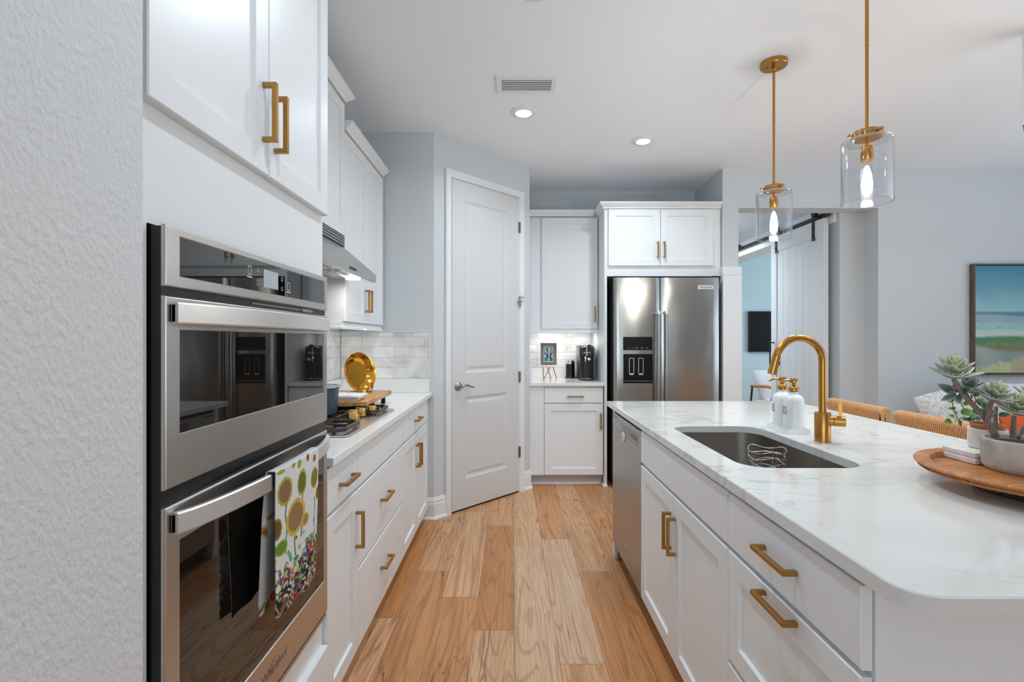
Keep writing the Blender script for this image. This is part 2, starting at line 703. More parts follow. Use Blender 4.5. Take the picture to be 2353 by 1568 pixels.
def make_floor():
    bm = bmesh.new()
    PW, PL, GAP = 0.1805, 1.222, 0.0016
    cl = bm.loops.layers.float_color.new('Col')
    rl = bm.loops.layers.float_color.new('Rnd')
    # known end joints and tones of the planks in the aisle: column -> (one joint y, {row: tone})
    known = {0: (3.056, {-1: 'L', 0: 'P', 1: 'T'}), 1: (1.95, {0: 'L', -1: 'T', 1: 'B'}), 2: (2.729, {-1: 'D', 0: 'T', 1: 'P'}),
             3: (2.436, {-1: 'D', 0: 'B'}), -1: (2.178, {-1: 'P', 0: 'D', 1: 'T'}), -2: (2.457, {-1: 'B', 0: 'P', 1: 'T'}),
             -3: (2.734, {-1: 'B', 0: 'T', 1: 'B'}), -4: (2.273, {-1: 'P', 0: 'D', 1: 'B'})}
    rnd = random.Random(3)
    x_lo, x_hi, y_lo, y_hi = -3.4, 5.9, -4.1, 8.1
    k0, k1 = int((x_lo - 0.012) / PW) - 1, int((x_hi - 0.012) / PW) + 1
    for k in range(k0, k1 + 1):
        xa, xb = max(x_lo, 0.012 + k * PW), min(x_hi, 0.012 + (k + 1) * PW)
        if xb - xa < 0.01:
            continue
        j0, tones = known.get(k, (rnd.uniform(0, PL), {}))
        r0 = int((y_lo - j0) / PL) - 1
        for r in range(r0, r0 + 13):
            ya, yb = max(y_lo, j0 + r * PL), min(y_hi, j0 + (r + 1) * PL)
            if yb - ya < 0.02:
                continue
            t = PAL[tones.get(r, rnd.choice('LPTBTB'))]
            q = rnd.uniform(0.95, 1.05)
            rv = (rnd.random(), rnd.random(), rnd.random(), 1)
            g = GAP / 2
            vs = [bm.verts.new(p) for p in ((xa + g, ya + g, 0), (xb - g, ya + g, 0), (xb - g, yb - g, 0), (xa + g, yb - g, 0))]
            f = bm.faces.new(vs)
            for lp in f.loops:
                lp[cl] = (t[0] * q, t[1] * q, t[2] * q, 1)
                lp[rl] = rv
    vs = [bm.verts.new(p) for p in ((x_lo, y_lo, -0.0015), (x_hi, y_lo, -0.0015), (x_hi, y_hi, -0.0015), (x_lo, y_hi, -0.0015))]
    bm.faces.new(vs).material_index = 1
    lo = [bm.verts.new(p) for p in ((x_lo, y_lo, -0.1), (x_hi, y_lo, -0.1), (x_hi, y_hi, -0.1), (x_lo, y_hi, -0.1))]
    bm.faces.new(list(reversed(lo))).material_index = 1
    for i in range(4):
        f = bm.faces.new([lo[i], lo[(i + 1) % 4], vs[(i + 1) % 4], vs[i]])
        f.material_index = 1
    me = bpy.data.meshes.new('floor')
    bm.to_mesh(me)
    bm.free()
    me.materials.append(M['plank'])
    me.materials.append(M['plankgap'])
    o = bpy.data.objects.new('floor', me)
    COL.objects.link(o)
    struct(o)


make_floor()


def wallbox(name, x0, x1, y0, y1, z0, z1, m=None):
    return struct(MB().box(x0, x1, y0, y1, z0, z1).build(name, m or M['wall']))


struct(MB().box(-3.5, 6.0, -4.1, 8.1, CEIL, CEIL + 0.1).build('ceiling', M['ceiling']))
LW = -1.24          # kitchen wall behind the cooktop
WF = 3.525          # pantry return facing the camera
A = Vector((-0.561, WF))
B = Vector((0.155, 4.262))
BY = 4.94           # back wall
W2 = 4.285          # living-room wall with the hall opening

wallbox('wall_left', LW - 0.12, LW, 0.769, WF + 0.1, 0, CEIL)
wallbox('wall_near', -1.36, -0.58, -0.6, 0.7695, 0, CEIL, M['wall_near'])
wallbox('wall_light_bay_side', -3.4, -1.362, -0.6, -0.48, 0, CEIL)  # unseen bay added so rear light can reach the island fronts
wallbox('wall_light_bay', -3.5, -3.38, -4.08, -0.48, 0, CEIL)
b = MB()
b.loops([[(LW - 0.12, WF, z), (A.x, A.y, z), (B.x, B.y, z), (B.x, BY + 0.12, z), (LW - 0.12, BY + 0.12, z)] for z in (0, CEIL)])
struct(b.build('wall_pantry', M['wall']))
wallbox('wall_back', B.x, 2.0, BY, BY + 0.12, 0, CEIL)
wallbox('wall_alcove', 1.845, 1.984, W2, BY + 0.0, 0, CEIL)
# living-room wall: opening X 1.984..3.207 up to 2.447
wallbox('wall_right', 3.207, 5.9, W2, W2 + 0.175, 0, CEIL)
wallbox('wall_header', 1.984, 3.207, W2, W2 + 0.175, 2.447, CEIL)
# hall beyond the opening
wallbox('wall_hall_east', 2.986, 3.207, 4.46, 5.35, 0, CEIL)
wallbox('wall_hall_east', 2.986, 3.207, 7.5, 8.0, 0, CEIL)
wallbox('wall_hall_east', 2.986, 3.207, 5.35, 7.5, 2.37, CEIL)
wallbox('wall_hall_west', 1.864, 1.984, BY, 8.0, 0, CEIL)
wallbox('wall_hall_end', 1.984, 2.986, 7.9, 8.02, 0, CEIL)
struct(MB().box(1.984, 2.986, 4.46, 7.9, 2.69, 2.78).build('ceiling_hall', M['ceiling']))
# office
wallbox('wall_office_back', 3.207, 5.9, 7.6, 7.72, 0, CEIL, M['wall_blue'])
wallbox('wall_office_side', 5.80, 5.92, 4.46, 7.6, 0, CEIL, M['wall_blue'])
# unseen rear and living-side walls; window openings placed for their light
for nm, x0, x1, z0, z1 in (('wall_rear', -3.38, -2.35, 0, CEIL), ('wall_rear', 1.15, 2.5, 0, CEIL), ('wall_rear', 3.3, 5.7, 0, CEIL),
                           ('wall_rear', -2.35, 1.15, 0, 0.4), ('wall_rear', 2.5, 3.3, 0, 0.4), ('wall_rear', -2.35, 1.15, 2.45, CEIL), ('wall_rear', 2.5, 3.3, 2.45, CEIL)):
    wallbox(nm, x0, x1, -4.08, -3.96, z0, z1)
for nm, y0, y1, z0, z1 in (('wall_living', -3.96, -1.5, 0, CEIL), ('wall_living', 2.9, W2, 0, CEIL), ('wall_living', -1.5, 2.9, 2.45, CEIL), ('wall_living', -1.5, 2.9, 0, 0.2)):
    wallbox(nm, 5.66, 5.78, y0, y1, z0, z1)


def window(name, x0, x1, z0, z1, y, vertical=False):
    def bx(bb, a0, a1, c0, c1):
        if vertical:
            bb.box(y - 0.03, y + 0.03, a0, a1, c0, c1)
        else:
            bb.box(a0, a1, y - 0.03, y + 0.03, c0, c1)
    bb = MB()
    bx(bb, x0, x0 + 0.06, z0, z1)
    bx(bb, x1 - 0.06, x1, z0, z1)
    bx(bb, x0, x1, z0, z0 + 0.06)
    bx(bb, x0, x1, z1 - 0.06, z1)
    bx(bb, (x0 + x1) / 2 - 0.03, (x0 + x1) / 2 + 0.03, z0, z1)
    struct(bb.build(name, M['trim']))


window('window_1', -2.35, 1.15, 0.4, 2.45, -4.02)
window('window_2', 2.5, 3.3, 0.4, 2.45, -4.02)
window('window_3', -1.5, 2.9, 0.2, 2.45, 5.72, True)

# baseboards
BB = [(0, 0), (0.027, 0), (0.027, 0.008), (0.023, 0.016), (0.016, 0.020), (0.014, 0.022), (0.014, 0.112), (0.010, 0.116), (0.010, 0.121),
      (0.0115, 0.124), (0.0115, 0.136), (0.007, 0.140), (0.007, 0.146), (0.004, 0.154), (0, 0.156)]
d45 = (B - A).normalized()
n45 = Vector((d45.y, -d45.x))


def PD(t, w, z):
    q = A + d45 * t + n45 * w
    return (q.x, q.y, z)


def pd2(t):
    q = A + d45 * t
    return (q.x, q.y)


struct(MB().sweep([(-0.70, WF), (A.x, A.y), pd2(0.0986)], BB, side=-1).build('baseboard_pantry', M['trim']))
struct(MB().sweep([pd2(0.945), (B.x, B.y), (B.x, 4.33)], BB, side=-1).build('baseboard_pantry_corner', M['trim']))
struct(MB().sweep([(3.207, W2), (5.66, W2)], BB, side=-1).build('baseboard_right', M['trim']))
# tall white cladding on the wall pier between fridge alcove and hall opening
b = MB()
b.box(1.826, 1.990, W2 - 0.055, W2 - 0.002, 0, 1.85, 0.003)
b.box(1.8255, 1.9905, W2 - 0.0555, W2 - 0.002, 1.8505, 1.926, 0.003)
struct(b.build('trim_pier', M['trim']))


# ------------------------------------------------------------------ pantry door
def rect_loop(P, u0, u1, v0, v1, w):
    return [P(u0, v0, w), P(u1, v0, w), P(u1, v1, w), P(u0, v1, w)]


def panelled(bb, P, u0, u1, v0, v1, holes, t, prof):
    """slab with moulded sunk panels. holes: list of (u0,u1,v0,v1) stacked vertically; prof: [(inset, w)]"""
    # front skin around stacked holes
    vs = sorted(holes, key=lambda h: h[2])
    ha, hb = vs[0][0], vs[0][1]
    rows = [v0]
    for h in vs:
        rows += [h[2], h[3]]
    rows.append(v1)
    for i in range(len(rows) - 1):
        for a, c in ((u0, ha), (hb, u1)):
            bb.face([P(a, rows[i], 0), P(c, rows[i], 0), P(c, rows[i + 1], 0), P(a, rows[i + 1], 0)])
        if i % 2 == 0:
            bb.face([P(ha, rows[i], 0), P(hb, rows[i], 0), P(hb, rows[i + 1], 0), P(ha, rows[i + 1], 0)])
    for h in vs:
        L = [rect_loop(P, h[0], h[1], h[2], h[3], 0)] + [rect_loop(P, h[0] + i, h[1] - i, h[2] + i, h[3] - i, ww) for i, ww in prof]
        bb.loops(L, cap0=False)
    # edges + back
    bb.loops([rect_loop(P, u0, u1, v0, v1, -t), rect_loop(P, u0, u1, v0, v1, 0)], cap1=False)
    bmesh.ops.remove_doubles(bb.bm, verts=bb.bm.verts[:], dist=1e-5)


d1 = bpy.data.objects.new('door_1', None)
d1.location = (*pd2(0.52), 0)
COL.objects.link(d1)
struct(d1, 'white two-panel pantry door with lever handle set across the corner', 'door')
b = MB()
Pdoor = lambda u, v, ww: PD(u, 0.012 + ww, v)
panelled(b, Pdoor, 0.158, 0.882, 0.014, 2.485, [(0.282, 0.738, 0.236, 0.859), (0.282, 0.738, 1.038, 2.35)], 0.011,
         [(0.010, -0.006), (0.022, -0.009), (0.030, -0.009), (0.046, -0.004), (0.052, -0.003)])
b.build('panel', M['doorpaint'], d1)
# dark strip standing in for the shade under the door
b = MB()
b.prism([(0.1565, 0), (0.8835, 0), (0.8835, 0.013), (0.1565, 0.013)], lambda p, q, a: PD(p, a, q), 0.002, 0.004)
b.build('bottom_shade', M['shade_dark'], d1)
CAS = [(0, 0), (0, 0.008), (0.006, 0.013), (0.018, 0.013), (0.024, 0.017), (0.040, 0.020), (0.052, 0.020), (0.057, 0.016), (0.057, 0)]


def casing():
    bb = MB()
    i0, i1, top = 0.1556, 0.8855, 2.4985
    L = []
    path = [(i0, 0, -1, 0), (i0, top, -1, 1), (i1, top, 1, 1), (i1, 0, 1, 0)]
    for u, v, du, dv in path:
        L.append([PD(u + du * o, ww + 0.001, v + dv * o) for o, ww in CAS])
    bb.loops(L)
    return struct(bb.build('trim_pantry_door', M['trim']))


casing()
# lever
b = MB()
ax = (n45.x, n45.y, 0)
cL = PD(0.214, 0.012, 0.943)
b.lathe([(0.001, 0), (0.032, 0.0), (0.033, 0.004), (0.030, 0.009), (0.016, 0.014), (0.0105, 0.020), (0.0105, 0.048), (0.001, 0.050)], cL, 28, ax)
lev = [PD(0.214 + t, 0.012 + 0.048, 0.943 + 0.010 * math.sin(t * 42)) for t in [i * 0.011 for i in range(12)]]
b.tube(lev, [0.0085] * 3 + [0.0085 - 0.0004 * i for i in range(9)], 10)
b.build('lever_handle', M['nickel'], d1, smooth=True)
for z in (2.243, 0.979, 0.343):
    b = MB()
    b.cyl(PD(0.885, 0.020, z - 0.045), PD(0.885, 0.020, z + 0.045), 0.0065, n=12)
    b.prism([(0.872, z - 0.044), (0.897, z - 0.044), (0.897, z + 0.044), (0.872, z + 0.044)], lambda p, q, a: PD(p, a, q), 0.010, 0.0165)
    b.build('hinge', M['nickel'], d1)
b = MB()
b.cyl(PD(0.885, 0.024, 1.565), PD(0.885, 0.024, 1.665), 0.0065, n=12)
b.tube([PD(0.85, 0.03, 1.600), PD(0.87, 0.035, 1.625), PD(0.885, 0.03, 1.655), PD(0.925, 0.032, 1.652)], 0.004, 8)
b.tube([PD(0.845, 0.028, 1.612), PD(0.915, 0.030, 1.618)], 0.003, 8)
b.build('flip_latch', M['nickel'], d1)

# ================================================================== CABINET HELPERS
XL = -0.592
XI = 0.5974
PL_ = lambda u, v, ww: (XL + ww, u, v)             # faces +X
PI_ = lambda u, v, ww: (XI - ww, u, v)             # island, faces -X
PB_ = lambda u, v, ww: (u, 4.310 - ww, v)          # back run, faces the camera


def shaker(P, u0, u1, v0, v1, name, parent, flat=False, t=0.020, st=0.058, dep=0.009):
    b = MB()
    e = 0.0025
    L = [rect_loop(P, u0, u1, v0, v1, -t), rect_loop(P, u0, u1, v0, v1, -e), rect_loop(P, u0 + e, u1 - e, v0 + e, v1 - e, 0)]
    if not flat:
        L += [rect_loop(P, u0 + st, u1 - st, v0 + st, v1 - st, 0),
              rect_loop(P, u0 + st + 0.004, u1 - st - 0.004, v0 + st + 0.004, v1 - st - 0.004, -dep)]
    b.loops(L)
    return b.build(name, M['cab'], parent)


def pull(P, u, v, orient, parent, L=0.140, h=0.033, t=0.0115, m=None):
    o = [(-L / 2, 0), (-L / 2, h), (L / 2, h), (L / 2, 0), (L / 2 - t, 0), (L / 2 - t, h - t), (-L / 2 + t, h - t), (-L / 2 + t, 0)]
    b = MB()
    if orient == 'h':
        fn = lambda p, q, a: P(u + p, v + a, q)
    else:
        fn = lambda p, q, a: P(u + a, v + p, q)
    b.prism(o, fn, -t / 2, t / 2)
    es = [e for e in b.bm.edges]
    bmesh.ops.recalc_face_normals(b.bm, faces=b.bm.faces[:])
    bmesh.ops.bevel(b.bm, geom=es, offset=0.0012, segments=1, affect='EDGES')
    return b.build('handle', m or M['pullbrass'], parent)


def front(P, kind, u0, u1, v0, v1, parent, handle=None, flat=None):
    g = 0.0020
    d = shaker(P, u0 + g, u1 - g, v0 + g, v1 - g, kind, parent, flat=(kind != 'door') if flat is None else flat)
    if handle:
        pull(P, handle[1], handle[2], handle[0], d)
    return d


def carcass(P, u0, u1, depth, parent, v0=0.10, v1=0.884, w0=-0.0205, kick=True, uk=None):
    b = MB()
    b.rbox(P, u0, u1, v0, v1, w0, -depth)
    b.build('carcass', M['cab'], parent)
    if kick:
        b = MB()
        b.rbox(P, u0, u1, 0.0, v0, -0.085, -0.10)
        b.build('toe_kick', M['kick'], parent)


CROWN = [(0, 0), (0.012, 0), (0.012, 0.010), (0.018, 0.016), (0.026, 0.022), (0.040, 0.036), (0.046, 0.040), (0.046, 0.052), (0, 0.052)]
RAIL = [(0, 0), (0.022, 0), (0.022, 0.012), (0.018, 0.018), (0.018, 0.034), (0, 0.034)]

# ================================================================== LEFT RUN
WT = 0.885
cab = thing('base_cabinet', 'white narrow base cabinet with one drawer over one door beside the oven tower', 'cabinet', (-0.9, 1.73, 0))
carcass(PL_, 1.5685, 1.885, 0.645, cab)
front(PL_, 'drawer', 1.5685, 1.886, 0.724, 0.876, cab, ('h', 1.745, 0.795))
front(PL_, 'door', 1.5685, 1.886, 0.10, 0.716, cab, ('v', 1.860, 0.571))

cab = thing('base_cabinet', 'white three-front drawer base cabinet under the gas cooktop', 'cabinet', (-0.9, 2.27, 0))
carcass(PL_, 1.888, 2.647, 0.645, cab)
front(PL_, 'false_front', 1.888, 2.647, 0.724, 0.876, cab)
front(PL_, 'drawer', 1.888, 2.647, 0.414, 0.716, cab, ('h', 2.275, 0.569))
front(PL_, 'drawer', 1.888, 2.647, 0.10, 0.406, cab, ('h', 2.275, 0.262))

cab = thing('base_cabinet', 'white two-door base cabinet with one drawer at the pantry end of the run', 'cabinet', (-0.9, 3.06, 0))
carcass(PL_, 2.650, 3.455, 0.645, cab)
b = MB()
b.rbox(PL_, 3.455, 3.523, 0.10, 0.884, -0.045, -0.06)
b.build('filler_strip', M['cab'], cab)
front(PL_, 'drawer', 2.650, 3.455, 0.724, 0.876, cab, ('h', 3.045, 0.80))
front(PL_, 'door', 2.650, 3.052, 0.10, 0.716, cab, ('v', 3.022, 0.575))
front(PL_, 'door', 3.052, 3.455, 0.10, 0.716, cab, ('v', 3.082, 0.575))


def slab(bb, pts, z0, z1, bev=0.003):
    """horizontal slab from a CCW outline with eased top and bottom edges"""
    n = len(pts)
    def inset(d):
        out = []
        for i in range(n):
            p0, p1, p2 = Vector(pts[i - 1]), Vector(pts[i]), Vector(pts[(i + 1) % n])
            a, c = (p1 - p0).normalized(), (p2 - p1).normalized()
            na, nc = Vector((-a.y, a.x)), Vector((-c.y, c.x))
            m = (na + nc)
            m = m / max(0.3, m.dot(na)) if m.length > 1e-6 else na
            out.append(p1 + m * d)
        return out
    I = inset(bev)
    H = inset(bev * 0.3)
    bb.loops([[(p.x, p.y, z0) for p in I], [(p[0], p[1], z0 + bev) for p in pts], [(p[0], p[1], z1 - bev) for p in pts],
              [(p.x, p.y, z1 - bev * 0.3) for p in H], [(p.x, p.y, z1) for p in I]])


wt = thing('worktop', 'white quartz worktop around the cooktop between oven tower and pantry', 'countertop', (-0.9, 2.5, 0.885))
b = MB()
slab(b, [(LW + 0.001, 1.5685), (-0.572, 1.5685), (-0.572, 3.523), (LW + 0.001, 3.523)], WT, 0.914)
b.build('slab', M['quartz_plain'], wt)
b = MB()
b.box(LW + 0.0005, LW + 0.020, 1.5685, 3.5035, 0.9142, 1.014, 0.002)
b.box(LW + 0.0005, -0.590, 3.504, 3.524, 0.9142, 1.014, 0.002)
b.build('upstand', M['quartz_plain'], wt)


# ------------------------------------------------------------------ tiled backsplashes
def tiles(name, walls, label, parent=None):
    """walls: list of (P, u0, u1, v0, v1, phase); each tile a bevelled block on a grout bed"""
    rnd = random.Random(11)
    bm = bmesh.new()
    cols = []
    TH, TWd, G = 0.0755, 0.150, 0.0035
    bb = MB()
    tints = []
    for P, u0, u1, v0, v1, ph in walls:
        bb.rbox(P, u0, u1, v0, v1, 0.0003, 0.006)
        tints += [(0.88, 0.88, 0.87)] * 8
        r = 0
        v = v0 + 0.001
        while v < v1 - 0.004:
            ve = min(v + TH - G, v1)
            u = u0 - ((ph + (r % 2) * TWd / 2) % TWd)
            while u < u1 - 0.002:
                a, c = max(u, u0), min(u + TWd - G, u1)
                if c - a > 0.008 and ve - v > 0.006:
                    e = 0.0015
                    k0 = len(bb.bm.verts)
                    j = [rnd.uniform(-0.0008, 0.0008) for _ in range(4)]
                    lo = rect_loop(P, a, c, v, ve, 0.0055)
                    mid = rect_loop(P, a, c, v, ve, 0.0085)
                    top = [P(a + e, v + e, 0.0100 + j[0]), P(c - e, v + e, 0.0100 + j[1]), P(c - e, ve - e, 0.0100 + j[2]), P(a + e, ve - e, 0.0100 + j[3])]
                    bb.loops([lo, mid, top])
                    g = rnd.uniform(0.68, 0.86)
                    tints += [(g, g * 0.992, g * 0.975)] * 12
                u += TWd
            v += TH
            r += 1
    o = bb.build(name, M['tile'])
    set_col(o, lambda i, co: tints[i] if i < len(tints) else (0.8, 0.8, 0.8))
    return tag(o, label, 'backsplash')


PWL = lambda u, v, ww: (LW + ww, u, v)
PWF = lambda u, v, ww: (u, WF - ww, v)
PWB = lambda u, v, ww: (u, BY - ww, v)
tiles('tile_backsplash', [(PWL, 1.57, WF - 0.011, 1.015, 1.349, 0.03), (PWF, LW + 0.011, -0.592, 1.015, 1.347, 0.07)],
      'glossy white handmade subway tile behind the cooktop and round the corner')
tiles('tile_backsplash', [(PWB, B.x + 0.002, 0.790, 1.015, 1.362, 0.05)],
      'glossy white handmade subway tile above the coffee counter')
b = MB()
b.box(-0.5915, -0.587, WF - 0.014, WF - 0.0005, 1.0145, 1.350)
b.box(LW + 0.02, -0.587, WF - 0.014, WF - 0.0005, 1.3475, 1.3515)
struct(b.build('trim_tile_edge', M['trim']))

# ------------------------------------------------------------------ upper cabinets, left
XU = -0.920
PU = lambda u, v, ww: (XU + ww, u, v)


def crown_run(name, path, z, parent, side):
    b = MB()
    b.sweep(path, CROWN, z, side)
    return b.build(name, M['cab'], parent)


c = thing('upper_cabinet', 'taller white upper cabinet mounted above the range hood', 'cabinet', (-1.06, 2.3, 1.86))
b = MB()
b.rbox(PU, 1.90, 2.698, 1.8585, 2.60, -0.0205, -0.3185)
b.build('carcass', M['cab'], c)
front(PU, 'door', 1.90, 2.30, 1.862, 2.592, c, ('v', 2.27, 1.97))
front(PU, 'door', 2.30, 2.698, 1.862, 2.592, c, ('v', 2.33, 1.97))
crown_run('crown_molding', [(XU - 0.004, 1.90), (XU - 0.004, 2.698), (LW + 0.002, 2.698)], 2.601, c, -1)

c = thing('upper_cabinet', 'white two-door upper cabinet between range hood and pantry wall', 'cabinet', (-1.06, 3.1, 1.39))
b = MB()
b.rbox(PU, 2.7005, 3.505, 1.388, 2.452, -0.0205, -0.3185)
b.build('carcass', M['cab'], c)
front(PU, 'door', 2.7005, 3.10, 1.392, 2.446, c, ('v', 3.070, 1.535))
front(PU, 'door', 3.10, 3.505, 1.392, 2.446, c, ('v', 3.132, 1.535))
crown_run('crown_molding', [(XU - 0.004, 2.7005), (XU - 0.004, 3.505)], 2.4525, c, -1)
b = MB()
b.sweep([(LW + 0.04, 2.7005), (XU - 0.03, 2.7005), (XU - 0.03, 3.505)], RAIL, 1.3535, -1)
b.build('light_rail', M['cab'], c)

# ------------------------------------------------------------------ oven tower
XT = -0.606
PT = lambda u, v, ww: (-0.586 + ww, u, v)
tw = thing('oven_tower', 'tall white cabinet tower that holds the built-in double oven', 'cabinet', (-0.9, 1.17, 0))
b = MB()
b.box(LW + 0.002, XT, 0.775, 0.812, 0.10, 2.66)
b.box(LW + 0.002, XT, 1.538, 1.567, 0.10, 2.66)
b.box(LW + 0.002, XT, 0.812, 1.538, 1.488, 2.66)
b.box(LW + 0.002, XT, 0.812, 1.538, 0.10, 0.428)
b.build('carcass', M['cab'], tw)
b = MB()
b.box(-0.70, -0.69, 0.775, 1.567, 0, 0.10)
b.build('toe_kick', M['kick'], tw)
front(PT, 'door', 0.787, 1.1825, 1.685, 2.60, tw, ('v', 1.156, 1.830))
front(PT, 'door', 1.1825, 1.563, 1.685, 2.60, tw, ('v', 1.212, 1.824))
front(PT, 'drawer', 0.787, 1.563, 0.112, 0.322, tw, ('h', 1.175, 0.217))
crown_run('crown_molding', [(XT - 0.001, 0.775), (XT - 0.001, 1.567), (LW + 0.002, 1.567)], 2.661, tw, -1)

# ------------------------------------------------------------------ double oven
XO = -0.578
PO = lambda u, v, ww: (XO + ww, u, v)
ov = thing('double_oven', 'stainless built-in microwave and oven combination with black glass', 'oven', (-0.8, 1.17, 0.43))
b = MB()
b.box(-1.15, -0.612, 0.8165, 1.534, 0.435, 1.484)
b.box(-0.612, XO - 0.0075, 0.8175, 1.533, 0.437, 1.484)
b.build('body', M['black'], ov)


def framed(u0, u1, v0, v1, h, name, parent, m, t=0.007, e=0.003, dep=0.003):
    """steel door skin with a sunk window of black glass"""
    b = MB()
    L = [rect_loop(PO, u0, u1, v0, v1, -t), rect_loop(PO, u0, u1, v0, v1, -e), rect_loop(PO, u0 + e * .5, u1 - e * .5, v0 + e * .5, v1 - e * .5, -e * .3),
         rect_loop(PO, u0 + e, u1 - e, v0 + e, v1 - e, 0),
         rect_loop(PO, h[0], h[1], h[2], h[3], 0), rect_loop(PO, h[0] + 0.002, h[1] - 0.002, h[2] + 0.002, h[3] - 0.002, -dep)]
    b.loops(L, cap1=False)
    # close behind
    b.face(rect_loop(PO, h[0] + 0.002, h[1] - 0.002, h[2] + 0.002, h[3] - 0.002, -dep - 0.004))
    d = b.build(name, m, parent)
    return d


def glass_in(h, parent, m, dep=0.003, name='window_glass'):
    b = MB()
    b.rbox(PO, h[0] + 0.0015, h[1] - 0.0015, h[2] + 0.0015, h[3] - 0.0015, -dep - 0.003, -dep + 0.0006)
    return b.build(name, m, parent)


U0, U1 = 0.8165, 1.534
h = (0.845, 1.510, 1.403, 1.470)
cp = framed(U0, U1, 1.383, 1.487, (0.852, 1.512, 1.4025, 1.4735), 'control_panel', ov, M['steel'])
g = glass_in((0.852, 1.512, 1.4025, 1.4735), cp, M['bglass'], name='panel_glass')
# lit clock and touch icons
uy = lambda px: 0.578 * 1125 / (1176 - px)
b = MB()
b.rbox(PO, uy(608), uy(641), 1.4165, 1.458, -0.0023, -0.0019)
ds = b.build('clock_display', M['display'], cp)
text_part('clock_digits', '11:11', 0.024, PO((uy(608) + uy(641)) / 2, 1.439, -0.0016), (0, 1, 0), (0, 0, 1), M['inkwhite'], ds, 0.0004, xs=0.72)
for px, z, sz in ((576, 1.447, 0.010), (594.5, 1.452, 0.004), (595, 1.424, 0.006), (650, 1.445, 0.005), (650, 1.421, 0.005), (665, 1.431, 0.010)):
    u = uy(px)
    b = MB()
    if sz > 0.008:
        for q in ((-sz, sz, -sz, -sz + 0.0016), (-sz, sz, sz - 0.0016, sz), (-sz, -sz + 0.0016, -sz, sz), (sz - 0.0016, sz, -sz, sz)):
            b.rbox(PO, u + q[0] * .7, u + q[1] * .7, z + q[2], z + q[3], -0.0023, -0.0019)
        b.rbox(PO, u - sz * 1.1, u + sz * 1.1, z - sz - 0.006, z - sz - 0.0035, -0.0023, -0.0019)
    else:
        for q in ((-sz, sz, -sz, -sz + 0.001), (-sz, sz, sz - 0.001, sz), (-sz, -sz + 0.001, -sz, sz), (sz - 0.001, sz, -sz, sz)):
            b.rbox(PO, u + q[0] * .7, u + q[1] * .7, z + q[2], z + q[3], -0.0023, -0.0019)
    b.build('touch_icon', M['inkwhite'], cp)

hm = (0.852, 1.508, 1.128, 1.311)
md = framed(U0, U1, 1.040, 1.367, hm, 'microwave_door', ov, M['steel'])
glass_in(hm, md, M['ovenglass'])
hl = (0.852, 1.508, 0.548, 0.945)
ld = framed(U0, U1, 0.445, 1.010, hl, 'oven_door', ov, M['steel'])
glass_in(hl, ld, M['ovenglass'])
text_part('maker_mark', 'Whirlpool', 0.030, PO(1.195, 0.497, 0.0003), (0, 1, 0), (0, 0, 1), M['inkgrey'], ld, 0.0004)
b = MB()
ring = [PO(1.195 + 0.022 * math.cos(a), 0.500 + 0.017 * math.sin(a), 0.0004) for a in (2 * PI * k / 24 for k in range(18))]
b.tube(ring, 0.0006, 6)
b.build('emblem', M['inkgrey'], ld)


def bow_handle(z0, z1, bow, parent, u0=0.832, u1=1.522, flat=0.0):
    b = MB()
    n = 28
    L = []
    for i in range(n + 1):
        s = i / n
        u = u0 + (u1 - u0) * s
        k = 4 * s * (1 - s)
        k = k ** 0.75
        x = 0.0045 + bow * k
        c = 0.003
        L.append([PO(u, z0, x - 0.004), PO(u, z0 - 0.000, x + 0.004), PO(u, z0 + c, x + 0.007), PO(u, z1 - c, x + 0.007), PO(u, z1, x + 0.004), PO(u, z1, x - 0.004)])
    b.loops(L)
    hd = b.build('handle', M['steel_handle'], parent, auto=math.radians(20))
    for u in (u0, u1 - 0.016):
        b = MB()
        b.rbox(PO, u, u + 0.016, z0 + 0.004, z1 - 0.004, 0.0002, 0.006)
        b.build('handle_mount', M['chrome'], hd)
    return hd


bow_handle(1.3195, 1.3570, 0.034, md)
bow_handle(0.9605, 0.9985, 0.046, ld)
b = MB()
b.box(-0.612, XO - 0.002, U0, U1, 0.4285, 0.4395, 0.001)
b.build('bottom_trim', M['steel'], ov)
# vent slot hardware between the panel and the microwave door
b = MB()
b.rbox(PO, 1.10, 1.44, 1.3735, 1.3765, -0.0075, -0.005)
b.rbox(PO, 1.36, 1.42, 1.3705, 1.379, -0.0075, -0.003)
b.build('vent_strip', M['nickel'], ov)

